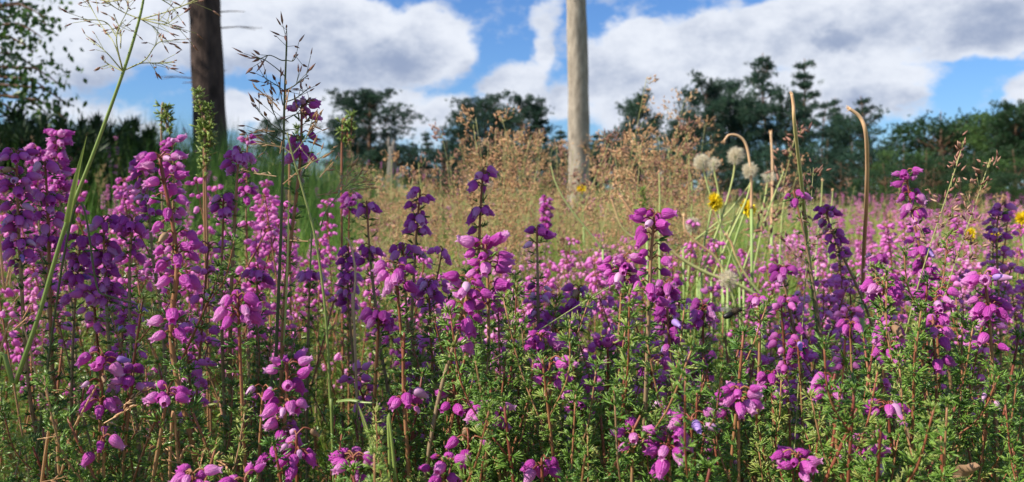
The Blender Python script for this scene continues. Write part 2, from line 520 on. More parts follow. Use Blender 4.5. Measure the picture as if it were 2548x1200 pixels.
PROF = [(.0, .07), (.04, .20), (.14, .31), (.30, .335), (.48, .325), (.66, .26), (.80, .185), (.88, .155)]
PROF_LO = [(.0, .10), (.15, .31), (.45, .36), (.72, .26), (.88, .17)]
LEAF, DIA, FLAT, SPIKE = t_leaf(), t_diamond(), t_flat(), t_spike()
BELL_LO = Tpl(*bell_verts(8, PROF_LO))
BELL_XLO = Tpl([(0, 0, 0)] + [(.36 * math.cos(a), .36 * math.sin(a), .4) for a in np.arange(5) * 2 * PI / 5] + [(.2 * math.cos(a), .2 * math.sin(a), .9) for a in np.arange(5) * 2 * PI / 5],
               [(0, 1 + (k + 1) % 5, 1 + k) for k in range(5)] + [(1 + k, 1 + (k + 1) % 5, 6 + (k + 1) % 5, 6 + k) for k in range(5)])


def make_bell(i, fat, lobe, petal, asym):
    g = G()
    V, F = bell_verts(16, PROF, .035, lobe, fat)
    V = np.array(V)
    V[:, 0] += asym * np.sin(V[:, 2] * PI) * .06
    V[:, 1] += asym * V[:, 2] ** 2 * .10
    t = Tpl(V, F)
    t.tt = np.clip((V[:, 2] - .55) * .35, -.12, .2)
    g.inst(t, np.eye(4)[None], 0, .5)
    th = np.arange(4) * PI / 2 + .4
    pos = np.stack([.06 * np.cos(th), .06 * np.sin(th), np.full(4, -.05)], 1)
    dirs = np.stack([.55 * np.cos(th), .55 * np.sin(th), np.full(4, .85)], 1)
    g.inst(FLAT, frames(pos, dirs, .42, th * 0 + PI / 2, .13), 1, .45)
    return g.build('bell_flower', [petal, 'sepal'])


BELLS = [make_bell(0, 1.0, .12, 'petal', .3), make_bell(1, .9, .10, 'petal', .8), make_bell(2, 1.08, .14, 'petal', -.5),
         make_bell(3, .95, .09, 'petal', .1), make_bell(4, .82, .05, 'petal_pale', .5), make_bell(5, .75, .05, 'petal_lilac', .2), make_bell(6, .7, .12, 'petal_dry', .9)]

# ------------------------------------------------------------------ ground


def sstep(a, b, x):
    t = np.clip((x - a) / (b - a), 0, 1)
    return t * t * (3 - 2 * t)


def height(x, y):
    x = np.asarray(x, float); y = np.asarray(y, float)
    h = .55 * sstep(2.0, 6.5, y) * sstep(-.25, -2.5, x) * (1 - .8 * sstep(14, 40, y))
    h = h + .20 * sstep(4.5, 8, y) * sstep(-2.0, .3, x) * sstep(3.2, 1.2, x) * (1 - sstep(11, 25, y))
    h = h + .03 * np.sin(x * 2.1 + 1) * np.cos(y * 1.7) * sstep(.8, 2.5, y)
    h = h - .25 * sstep(12, 40, y)
    return h


def build_ground():
    n = 160
    u = np.linspace(-1, 1, n)
    w = np.sign(u) * (np.abs(u) * 3 + 30 * np.abs(u) ** 3 + 900 * np.abs(u) ** 9)
    X, Y = np.meshgrid(w, w + 3, indexing='ij')
    V = np.stack([X, Y, height(X, Y)], -1).reshape(-1, 3)
    i, j = np.meshgrid(np.arange(n - 1), np.arange(n - 1), indexing='ij'); i = i.ravel(); j = j.ravel()
    q = np.stack([i * n + j, (i + 1) * n + j, (i + 1) * n + j + 1, i * n + j + 1], 1)
    g = G(); g.raw(V, q.ravel().astype(np.int32), np.full(len(q), 4, np.int32), 0, .5)
    tag(obj('ground', g.build('ground', ['soil'])), 'dark heath soil under the heather and grass', kind='structure')


build_ground()

# ------------------------------------------------------------------ heather sprigs


class Path:
    def __init__(s, pts, n=60):
        s.p = spline(pts, n)
        d = np.linalg.norm(np.diff(s.p, axis=0), axis=1)
        s.s = np.concatenate([[0], np.cumsum(d)]); s.len = s.s[-1]
        s.t = unit(np.gradient(s.p, axis=0))

    def at(s, d):                               # d: distance back from the tip (arrays allowed)
        x = s.len - np.asarray(d, float)
        return np.stack([np.interp(x, s.s, s.p[:, k]) for k in range(3)], -1), unit(np.stack([np.interp(x, s.s, s.t[:, k]) for k in range(3)], -1))


def perp(t):
    ref = np.where(np.abs(t[..., 2:3]) < .95, np.array([0, 0, 1.0]), np.array([1.0, 0, 0]))
    a = unit(np.cross(ref, t)); return a, np.cross(t, a)


def leaves_on(g, path, d0, d1, spacing, k, ll, tpl=LEAF, up=.35, sr=.0006, wid=.00085, tint=.4, tipn=0, bundles=3):
    """whorls of leaf bundles along the path between distances d0 and d1 from its tip"""
    d = np.arange(d0, min(d1, path.len - .003), spacing)
    if len(d):
        d = d + RNG.normal(0, spacing * .15, len(d))
        pos, t = path.at(d)
        a, b = perp(t)
        ph = RNG.random(1)[0] * 6 + np.arange(len(d)) * (PI / bundles) + RNG.normal(0, .25, len(d))
        th = ph[:, None] + np.arange(bundles)[None] * 2 * PI / bundles + RNG.normal(0, .2, (len(d), bundles))
        rad = np.cos(th)[..., None] * a[:, None] + np.sin(th)[..., None] * b[:, None]
        lift = up + RNG.normal(0, .15, th.shape)
        bd = unit(rad + lift[..., None] * t[:, None])
        N = th.size
        bd = bd.reshape(-1, 3); rad = rad.reshape(-1, 3)
        bp = np.repeat(pos, bundles, 0) + rad * sr
        size = np.clip(RNG.normal(1, .22, N), .5, 1.6)
        btint = tint + RNG.normal(0, .12, N)
        bd = np.repeat(bd, k, 0); bp = np.repeat(bp, k, 0); size = np.repeat(size, k); btint = np.repeat(btint, k)
        ld = unit(bd + RNG.normal(0, .38, bd.shape))
        off = RNG.random(len(bd)) * .45 * ll * size
        bp = bp + bd * off[:, None]
        L_ = ll * size * np.clip(RNG.normal(1, .18, len(bd)), .5, 1.5)
        g.inst(tpl, frames(bp, ld, L_, None, wid * np.clip(size, .8, 1.2)), 0, btint + RNG.normal(0, .05, len(bd)) + off / ll * .2)
    if tipn:
        pos, t = path.at(np.array([.0005]))
        pp = np.repeat(pos, tipn, 0) - t * RNG.random((tipn, 1)) * ll * .9
        ld = unit(np.repeat(t, tipn, 0) + RNG.normal(0, .38, (tipn, 3)))
        g.inst(tpl, frames(pp, ld, ll * .95, None, wid), 0, tint + .14 + RNG.normal(0, .05, tipn))


def whorl(path, d, n, style, spread, bl, jitter, two_sided=False):
    """positions, axes and lengths of the n bells of one flower whorl, and the pedicel curves"""
    dd = d + RNG.normal(0, jitter, n)
    pos, t = path.at(np.maximum(dd, 0))
    a, b = perp(t)
    th = np.arange(n) * 2 * PI / n + RNG.random() * 6 + RNG.normal(0, .25, n)
    rad = np.cos(th)[:, None] * a + np.sin(th)[:, None] * b
    upc = {'u': .55, 'o': -.15, 'd': -.8, 'm': -.35}[style] + RNG.normal(0, .25, n)
    ax = unit(rad * (.75 + .3 * RNG.random(n))[:, None] + upc[:, None] * np.array([0, 0, 1.0]))
    pl = spread * (.6 + .7 * RNG.random(n))
    lift = .3 if style == 'u' else .25
    end = pos + rad * pl[:, None] + np.array([0, 0, 1.0]) * (pl * lift)[:, None]
    mid = pos + rad * (pl * .5)[:, None] + np.array([0, 0, 1.0]) * (pl * .45)[:, None]
    L_ = bl * np.clip(RNG.normal(1, .16, n), .6, 1.35)
    return pos, mid, end, ax, L_


def flowers_zone(g, path, d0, d1, lod):
    if d1 > d0:
        leaves_on(g, path, d0, d1, .006, 2 if lod == 0 else 1, .0036, LEAF if lod == 0 else DIA, .5, .0008, .0009, .25)


def sprig_meshes(path, whorls, fol0, dens=1.0, lod=0, bl=.0062, spread=.0042, stem_r=.0007, side=0, fol_len=.26, yellow=0.0, leafl=.0029):
    """-> stem mesh, foliage mesh, list of (cluster mesh, [bell matrices, bell kinds])"""
    tl = DIA if lod else LEAF
    gs, gf = G(), G()
    r = np.interp(path.s[::-1], [0, .03, .25, .5], [stem_r * .75, stem_r, stem_r * 1.05, stem_r * 2.0])
    tn = np.interp(path.s[::-1], [0, .05, .2, .4], [.15, .38, .62, .9]) + yellow * .3
    gs.tube(path.p, r, 7 if lod == 0 else 4, 0, tn)
    k = max(2, int(round((7 if lod == 0 else 3) * dens)))
    sp = (.0050 if lod == 0 else .0078)
    leaves_on(gf, path, fol0, fol0 + fol_len, sp, k, leafl, tl, .45, stem_r, .00052 if lod == 0 else .0010, .42 + yellow, 14 if not whorls else 0)
    if whorls:
        flowers_zone(gf, path, .004, min(fol0, .15), lod)
    for i in range(side):
        d = fol0 + .012 + RNG.random() * .07
        p0, t0 = path.at(np.array([d])); a, b = perp(t0)
        th = RNG.random() * 6.28
        dr = unit((np.cos(th) * a + np.sin(th) * b) * .55 + t0)[0]
        ln = .02 + .035 * RNG.random()
        pts = [p0[0], p0[0] + dr * ln * .5, p0[0] + unit(dr + np.array([0, 0, .5])) * ln]
        sp_ = Path(pts, 8)
        gs.tube(sp_.p, stem_r * .6, 5 if lod == 0 else 3, 0, .6)
        leaves_on(gf, sp_, .0, ln, sp * .75, k, leafl * .9, tl, .5, stem_r, .0005 if lod == 0 else .0010, .5 + yellow, 10)
    cl = []
    for d, n, style in whorls:
        g = G()
        buds = style == 'b'
        pos, mid, end, ax, L_ = whorl(path, d, n, 'd' if buds else style, spread, bl * (.7 if buds else 1), .0022)
        for p, m, e in zip(pos, mid, end):
            g.tube(spline([p, m, e], 5), .00028 if lod == 0 else .0004, 4 if lod == 0 else 3, 0, .35, False)
        kinds = RNG.choice(len(BELLS), n, p=[.31, .25, .2, .18, .035, .01, .015] if not buds else [.05, .05, 0, .1, .5, .1, .2])
        cl.append((g, frames(end, ax, L_), kinds))
    return gs, gf, cl


def place_sprig(name, path_world, whorls, fol0, label, cat, group, dens=1.0, side=0, bl=.0062, spread=.0042, yellow=0.0, leafl=.0029, fol_len=.26, stem_r=.0007):
    """a foreground sprig: every flower cluster a part, every bell a sub-part"""
    base = path_world[0]
    path = Path([np.asarray(p) - base for p in path_world])
    gs, gf, cl = sprig_meshes(path, whorls, fol0, dens, 0, bl, spread, stem_r, side, fol_len, yellow, leafl)
    root = tag(empty(name, tuple(base)), label, cat, group)
    obj('stem', gs.build('stem', ['stem']), root)
    obj('foliage', gf.build('foliage', ['leaf']), root)
    for g, mats, kinds in cl:
        c = obj('flower_cluster', g.build('flower_cluster', ['stem']), root)
        for m, k in zip(mats, kinds):
            b = obj('bell_flower', BELLS[k], c)
            b.matrix_basis = Matrix(m.tolist())
    return root


GRP = 'bell heather sprigs on the heath'
# tip px, low point px, distance, [(px below the tip, bells, style)], px where dense leaves begin, extra, label
HERO = [
    ((396, 388), (440, 640), (428, 860, 490, 1160), .305, [(8, 8, 'm'), (70, 4, 'm'), (130, 4, 'd'), (185, 4, 'd'), (235, 5, 'o'), (262, 3, 'd'), (310, 4, 'd'), (405, 3, 'm'), (445, 4, 'm')], 470, {}, 'tall pink bell heather spike on a red stem, many loose flower whorls, tallest lit sprig'),
    ((592, 738), None, (612, 1200), .295, [(14, 7, 'd'), (42, 5, 'd')], 120, {'dens': .5}, 'heather sprig topped by one round cluster of large drooping pink bells'),
    ((714, 903), (712, 1000), (690, 1250), .295, [(22, 6, 'u'), (50, 2, 'd'), (120, 6, 'd'), (165, 6, 'd'), (225, 6, 'd')], 270, {'dens': .5}, 'heather spike with upturned pink crown above three drooping whorls'),
    ((738, 1082), None, (742, 1320), .285, [(20, 4, 'b'), (55, 7, 'd')], 90, {'side': 2}, 'short heather sprig with pale buds over pink bells beside the upturned pink crown'),
    ((880, 1135), None, (868, 1330), .28, [(15, 6, 'o'), (35, 6, 'm')], 70, {'side': 2}, 'low heather cluster of pink bells under the broad green grass blade'),
    ((256, 880), None, (243, 1300), .305, [(14, 6, 'm'), (75, 4, 'b'), (130, 6, 'd')], 175, {'side': 2}, 'heather sprig with two whorls of drooping bells and brown buds between them'),
    ((332, 925), None, (300, 1250), .31, [(12, 6, 'o')], 60, {}, 'small pink heather cluster beside the two whorled sprig with brown buds'),
    ((418, 972), (400, 1080), (372, 1280), .295, [(25, 8, 'o')], 75, {'side': 2}, 'heather sprig with a flat rosette of pink bells around a red centre'),
    ((258, 1088), None, (262, 1320), .29, [(16, 4, 'd')], 40, {'side': 3}, 'low heather sprig with a few wilting bells hanging each side'),
    ((1006, 828), (1004, 960), (1022, 1250), .31, [(172, 8, 'd')], 8, {'dens': .9}, 'heather shoot with leafy tip above a drooping ring of pink bells'),
    ((984, 660), None, (1012, 1000), .325, [(16, 7, 'd'), (34, 3, 'd')], 70, {'dens': .7}, 'pink drooping heather cluster just below the dark hanging umbel'),
    ((1208, 608), (1216, 800), (1212, 1250), .315, [(12, 6, 'u'), (42, 7, 'm'), (80, 4, 'm'), (120, 4, 'd'), (160, 4, 'm')], 175, {'side': 1}, 'bright heather spike with crowded pink bells below the solitary dark spike'),
    ((1168, 700), (1150, 790), (1090, 1000, 1050, 1250), .305, [(10, 5, 'm'), (50, 5, 'm'), (90, 5, 'd'), (135, 4, 'd')], 185, {'dens': .8}, 'slanting orange stemmed heather sprig with four loose pink whorls'),
    ((1216, 1000), None, (1260, 1320), .30, [(14, 6, 'd'), (28, 4, 'b')], 60, {'side': 2}, 'heather sprig with a half opened ring of pink bells among green shoots'),
    ((1136, 985), None, (1092, 1250), .31, [(18, 6, 'm')], 50, {'side': 1}, 'small pink heather cluster on a stem bent towards the drooping ring'),
    ((1105, 1152), None, (1112, 1340), .275, [(15, 7, 'o')], 50, {'side': 1}, 'wide low pink heather cluster at the bottom edge beside orange twigs'),
    ((1368, 898), None, (1376, 1320), .305, [(16, 6, 'm'), (45, 5, 'd')], 75, {'side': 3}, 'pink heather cluster beside the brightest fan of green shoots'),
    ((1348, 1140), None, (1352, 1350), .285, [(25, 5, 'd')], 60, {'side': 2}, 'low heather sprig with faded lilac pink bells at the bottom edge'),
    ((1628, 532), (1618, 680), (1606, 1000), .325, [(18, 9, 'o'), (50, 3, 'd'), (110, 4, 'm'), (170, 4, 'd'), (215, 4, 'm')], 245, {}, 'pink heather with a wide spread top before the long bent yellow stalk'),
    ((1552, 640), None, (1530, 1000), .335, [(14, 8, 'm'), (38, 8, 'm'), (62, 6, 'd')], 100, {}, 'dense pink heather ball beside the sprig with the wide spread top'),
    ((1838, 972), None, (1836, 1320), .285, [(16, 8, 'o'), (34, 7, 'd')], 70, {'side': 1}, 'broad ring of large pink bells standing against dark undergrowth'),
    ((1722, 1036), None, (1712, 1320), .28, [(22, 7, 'o')], 60, {'side': 1}, 'pink heather cluster with one bell mouth facing out, above a crowded one'),
    ((1664, 1082), None, (1668, 1330), .275, [(18, 7, 'm'), (36, 5, 'd')], 60, {'side': 2}, 'crowded low pink heather cluster below the one with its bell mouth facing out'),
    ((1576, 1068), None, (1568, 1330), .285, [(30, 6, 'o')], 60, {'side': 2}, 'loose pink heather cluster with one upright bell beside brown woody stems'),
    ((2196, 690), (2210, 830), (2262, 1080, 2290, 1300), .325, [(14, 8, 'm'), (36, 6, 'm'), (130, 5, 'd'), (175, 7, 'd')], 215, {}, 'red stemmed pink heather with a packed top and two whorls lower down'),
    ((2208, 1005), None, (2232, 1320), .30, [(18, 8, 'd')], 55, {'side': 2}, 'even ring of pink bells on a leafy stem near the bottom'),
    ((2328, 728), None, (2340, 1120), .355, [(14, 8, 'm'), (38, 6, 'm')], 75, {'side': 2}, 'pink heather cluster beside the broken twig and fresh green tips'),
    ((2448, 682), (2462, 800), (2480, 1150), .345, [(14, 8, 'o'), (75, 7, 'm'), (105, 6, 'd'), (170, 4, 'm')], 130, {}, 'pink heather with two heavy whorls high above the leafy green mound'),
    ((2146, 1080), None, (2168, 1320), .29, [(24, 8, 'm'), (45, 5, 'd')], 75, {'side': 1}, 'purple pink heather cluster under the two long red stems'),
    ((1982, 1132), None, (1990, 1330), .275, [(16, 10, 'o')], 45, {'side': 2}, 'flat wide pink heather head on a pale stem in the dark corner'),
    ((2078, 930), (2070, 1000), (2098, 1260), .305, [(45, 5, 'd')], 70, {'dens': .8}, 'long straight red heather stem with a few hanging bells at half height'),
    ((2322, 795), None, (2335, 1200), .335, [(22, 7, 'd'), (55, 3, 'd'), (110, 4, 'd')], 130, {'side': 2}, 'drooping pink heather whorl on a thick pale branch between leafy shoots'),
    ((655, 965), None, (640, 1250), .31, [(20, 4, 'b')], 45, {}, 'heather sprig with cream buds left of the upturned pink crown'),
    ((1165, 1085), None, (1180, 1320), .30, [(16, 4, 'd')], 45, {'side': 2}, 'tiny heather sprig with one small cluster of pink bells'),
    ((1345, 838), None, (1350, 1200), .33, [(18, 8, 'o')], 60, {'side': 1}, 'pink heather ring directly below the dark budded spike'),
    ((2458, 975), None, (2440, 1250), .33, [(22, 4, 'b')], 50, {'side': 3}, 'leafy heather branch with one pale pink bell cluster'),
    ((1448, 965), None, (1452, 1250), .33, [(18, 5, 'm')], 60, {'side': 2}, 'small purple heather cluster between yellow green shoots'),
    ((1512, 848), None, (1515, 1200), .335, [(14, 6, 'u')], 50, {'side': 2}, 'reddish heather cluster with upright bells above yellow green shoots'),
    ((1622, 895), None, (1618, 1200), .345, [(25, 6, 'd')], 70, {'side': 1}, 'pink heather bells on a pale stem before the dark hanging column'),
    ((480, 1180), None, (500, 1400), .27, [(12, 7, 'o')], 40, {'side': 1}, 'pink heather tips cut by the bottom edge beside tan grass flowers'),
    ((610, 1188), None, (620, 1400), .27, [(12, 7, 'o')], 40, {'side': 1}, 'pink heather tips at the bottom edge under the thick reddish stems'),
    # the ones in the shadow band of the neighbouring trunk
    ((1202, 420), (1194, 560), (1190, 760, 1215, 1000), .425, [(14, 6, 'o'), (36, 3, 'm'), (102, 7, 'd'), (170, 2, 'd')], 150, {'dens': .5, 'fol_len': .1}, 'solitary dark purple heather spike standing clear before tan grass'),
    ((1046, 472), (1034, 620), (1020, 900), .44, [(14, 6, 'm'), (38, 4, 'd'), (62, 5, 'd'), (95, 7, 'd'), (145, 4, 'd')], 165, {'dens': .7}, 'dark purple heather spike of five whorls beside the solitary one'),
    ((1003, 612), None, (1016, 860), .41, [(10, 8, 'd')], 60, {'dens': .7}, 'dark purple heather umbel of hanging bells'),
    ((912, 500), (922, 650), (945, 850), .44, [(14, 6, 'd'), (132, 8, 'd')], 50, {'dens': .6}, 'dark heather with one closed round whorl high above a wider one'),
    ((1336, 566), (1338, 700), (1340, 900), .40, [(18, 5, 'o'), (150, 3, 'b'), (180, 3, 'b'), (235, 6, 'd')], 40, {'dens': .5}, 'dark heather spike with small hanging buds along its brown stem'),
    ((752, 246), (745, 420), (712, 700, 700, 950), .375, [(14, 6, 'o'), (34, 6, 'o'), (112, 6, 'd'), (140, 6, 'd')], 240, {'dens': .9}, 'tallest dark purple heather spike, its head against the sky beside grass'),
    ((596, 372), (588, 480), (575, 760), .41, [(10, 8, 'd'), (30, 6, 'd')], 60, {'dens': .6}, 'dark purple heather head under the big dark pine trunk'),
    ((556, 486), None, (552, 800), .41, [(12, 7, 'd'), (30, 6, 'd')], 75, {'dens': .7}, 'dark purple heather ball beneath the head under the big pine'),
    ((40, 378), (48, 600), (70, 950), .375, [(12, 7, 'o'), (70, 9, 'm'), (100, 5, 'd'), (150, 9, 'd'), (185, 8, 'd'), (225, 9, 'd'), (265, 6, 'd')], 290, {}, 'thick dark purple heather column at the left edge'),
    ((258, 544), (262, 700), (280, 950), .40, [(10, 8, 'd'), (50, 6, 'd'), (90, 8, 'd'), (130, 8, 'd'), (170, 8, 'd'), (205, 6, 'd')], 230, {}, 'dark purple heather column of six whorls in the shaded patch'),
    ((330, 544), (322, 700), (330, 950), .395, [(12, 8, 'd'), (36, 5, 'd'), (90, 5, 'd'), (250, 6, 'd')], 60, {'dens': .7}, 'dark heather with a broad flat head beside the six whorled column'),
    ((200, 590), None, (180, 900), .41, [(10, 7, 'd'), (50, 8, 'd'), (90, 8, 'd'), (130, 8, 'd')], 155, {}, 'shaded purple heather between the grass stem and the six whorled column'),
    ((112, 400), (120, 560), (130, 900), .39, [(10, 4, 'd'), (90, 6, 'd'), (140, 7, 'd'), (200, 6, 'd')], 230, {}, 'shaded purple heather leaning behind the column at the left edge'),
    ((1974, 474), (2008, 620), (2046, 860, 2070, 1100), .43, [(16, 5, 'd')], 30, {'dens': .45, 'fol_len': .2}, 'sparse belled dark heather on a long red stem crossing the tan stalk'),
    ((1946, 664), (1958, 740), (1990, 900), .43, [(12, 8, 'd'), (80, 3, 'd'), (150, 5, 'd')], 100, {'dens': .6}, 'dark purple heather ball beside the long red stem'),
    ((2052, 516), (2080, 600), (2160, 780, 2200, 950), .48, [(8, 6, 'm'), (36, 6, 'd'), (65, 5, 'd'), (95, 5, 'd'), (125, 4, 'd')], 130, {'dens': .4}, 'slanting dark heather spike leaning away from the long red stem'),
    ((2254, 428), (2282, 590), (2340, 800, 2370, 1000), .455, [(14, 8, 'o'), (58, 6, 'd'), (84, 5, 'd'), (108, 6, 'd'), (165, 5, 'o'), (205, 8, 'd'), (240, 8, 'd'), (280, 6, 'd')], 320, {'dens': .7}, 'tall purple heather spike of many whorls against the dark wood'),
    ((2490, 512), (2480, 600), (2490, 900), .55, [(6, 6, 'm'), (30, 6, 'm'), (60, 5, 'm'), (85, 5, 'o')], 110, {}, 'dark tipped heather spike near the wood with orange dry flowers'),
    ((2182, 636), None, (2196, 860), .46, [(10, 8, 'd'), (36, 6, 'd')], 60, {}, 'dark purple heather head right above the packed pink top'),
    ((1657, 702), (1662, 800), (1675, 1000), .40, [(12, 9, 'd'), (30, 6, 'd'), (85, 7, 'd'), (115, 6, 'd'), (150, 5, 'd')], 170, {'dens': .8}, 'dark purple heather with a heavy head below the wide spread top'),
    ((1748, 750), None, (1752, 1000), .41, [(12, 8, 'd'), (36, 7, 'd')], 70, {}, 'round dark purple heather head beside the bee'),
    ((1884, 738), (1890, 830), (1886, 1000), .40, [(14, 6, 'd'), (60, 2, 'd')], 60, {'dens': .5}, 'dark heather with spread bells where the bee is heading'),
    ((1440, 715), None, (1432, 950), .42, [(12, 6, 'm'), (36, 7, 'd'), (60, 6, 'd')], 90, {}, 'purple heather with a bright tip and shaded lower bells'),
    ((1066, 702), None, (1078, 950), .40, [(8, 7, 'd'), (30, 5, 'd')], 60, {'dens': .7}, 'shaded purple heather head beside the slanting orange stem'),
    ((640, 668), None, (640, 900), .42, [(10, 6, 'd')], 40, {}, 'small shaded heather head between the round pink cluster and the grass'),
    ((772, 676), None, (765, 900), .42, [(10, 6, 'd')], 40, {}, 'small shaded heather head beside the wiry pale grass stem'),
    ((943, 775), (940, 850), (930, 1050), .36, [(12, 9, 'd'), (34, 6, 'd')], 70, {'dens': .7}, 'dim purple heather cluster above a long bare red stem'),
    ((868, 620), (866, 740), (880, 900), .50, [(8, 7, 'd'), (36, 7, 'd'), (70, 7, 'd'), (105, 7, 'd'), (140, 5, 'd')], 160, {}, 'leaning shaded heather column beside the curled dry stem'),
    ((1750, 860), None, (1745, 1050), .43, [(16, 7, 'd'), (60, 6, 'd'), (100, 6, 'd'), (135, 5, 'd')], 150, {}, 'hanging dark purple heather column behind the pale stemmed pink bells'),
    ((1985, 850), None, (1996, 1050), .42, [(20, 7, 'd')], 60, {}, 'shaded purple whorl over the flat wide pink head'),
    ((1380, 770), None, (1390, 1000), .42, [(20, 6, 'd')], 60, {}, 'shaded purple heather whorl crossed by the thin slanting grass stem'),
    ((2115, 800), None, (2120, 1000), .43, [(10, 6, 'd')], 60, {'dens': .6}, 'shaded hanging bells atop the second long red stem'),
    ((1920, 930), None, (1926, 1150), .40, [(10, 8, 'd'), (40, 5, 'd')], 60, {}, 'shaded purple cluster behind the broad ring of pink bells'),
    ((1660, 1000), None, (1660, 1200), .38, [(10, 8, 'd')], 60, {}, 'dim purple cluster behind the crowded low pink cluster'),
    ((1725, 885), None, (1722, 1100), .41, [(8, 6, 'd'), (40, 6, 'd')], 60, {}, 'dim purple bells left of the hanging dark column'),
    # lit ones behind on the left
    ((148, 330), (145, 420), (160, 640), .60, [(8, 8, 'o'), (24, 8, 'm'), (46, 6, 'd'), (70, 8, 'm'), (92, 7, 'm'), (116, 8, 'm'), (140, 8, 'm'), (165, 7, 'm')], 180, {'bl': .0058}, 'bright pink heather spike against the dark gorse, second from the left edge'),
    ((92, 366), None, (100, 600), .62, [(8, 8, 'o'), (30, 7, 'm'), (60, 7, 'm'), (90, 7, 'm')], 100, {'bl': .0058}, 'shorter pink heather spike left of the bright one against dark gorse'),
    ((428, 350), (432, 450), (430, 640), .58, [(6, 9, 'o'), (40, 5, 'd'), (70, 8, 'm'), (105, 8, 'm'), (140, 7, 'm')], 150, {}, 'blurred pink heather top behind the tall red stemmed spike'),
    ((616, 338), None, (612, 620), .62, [(6, 8, 'o'), (60, 5, 'm'), (90, 5, 'm'), (120, 6, 'm'), (150, 7, 'm')], 130, {}, 'small pink heather top right of the big dark trunk'),
    ((345, 400), (365, 470), (380, 640), .52, [(8, 8, 'm'), (25, 6, 'm'), (65, 6, 'd'), (100, 7, 'm'), (130, 6, 'm')], 160, {}, 'pink heather bending away left of the tall red stemmed spike'),
    ((870, 486), None, (866, 720), .60, [(8, 10, 'o'), (24, 6, 'd')], 70, {}, 'lone round pink heather head below the dry grass spray'),
    ((1360, 490), (1358, 560), (1355, 700), 1.0, [(4, 7, 'm'), (16, 8, 'm'), (28, 8, 'm'), (40, 8, 'm'), (54, 8, 'm'), (68, 7, 'm'), (82, 6, 'm')], 90, {'bl': .0058}, 'narrow bright pink heather column rising from green grass'),
]


def hero_all():
    for tip, mid, low, D, wh, f0, ex, label in HERO:
        k = D / F_PX
        T = P(*tip, D)
        pts = [T]
        if mid: pts.append(P(*mid, D))
        pts.append(P(low[0], low[1], D + .004))
        if len(low) > 2: pts.append(P(low[2], low[3], D + .008))
        d = unit(pts[-1] - pts[-2])
        last = pts[-1]
        if last[2] > .1: pts.append(last + np.array([d[0] * .06, .012, -.08]))
        pts.append(np.array([pts[-1][0] + d[0] * .05, pts[-1][1] + .012, -.01]))
        pts = pts[::-1]
        wl = [(a * k, n if n < 4 else max(3, int(n * (1.12 if D < .36 else 1.05) + .5)), s) for a, n, s in wh]
        kw = dict(ex)
        if 'tallest lit sprig' in label: kw['stem_r'] = .00065
        kw.setdefault('bl', .0050 if D < .36 else .0051)
        kw.setdefault('stem_r', .00052)
        kw.setdefault('spread', .0036 if D < .36 else .0029)
        place_sprig('heather_sprig', pts, wl, f0 * k, label, 'heather', GRP, **kw)


hero_all()

# ------------------------------------------------------------------ trees


def tree_needles(g, pos, dirs, size, k, wid, tint, flat=.0):
    """tufts: k needle blades round each of the given twig ends"""
    N = len(pos)
    d = np.repeat(dirs, k, 0) * .7 + RNG.normal(0, .62, (N * k, 3)) * np.array([1, 1, 1 - flat])
    p = np.repeat(pos, k, 0) + RNG.normal(0, .12, (N * k, 3)) * np.repeat(size, k)[:, None]
    L_ = np.repeat(size, k) * (.6 + .6 * RNG.random(N * k))
    g.inst(DIA, frames(p, unit(d), L_, None, L_ * wid), 0, np.repeat(tint, k) + RNG.normal(0, .06, N * k))


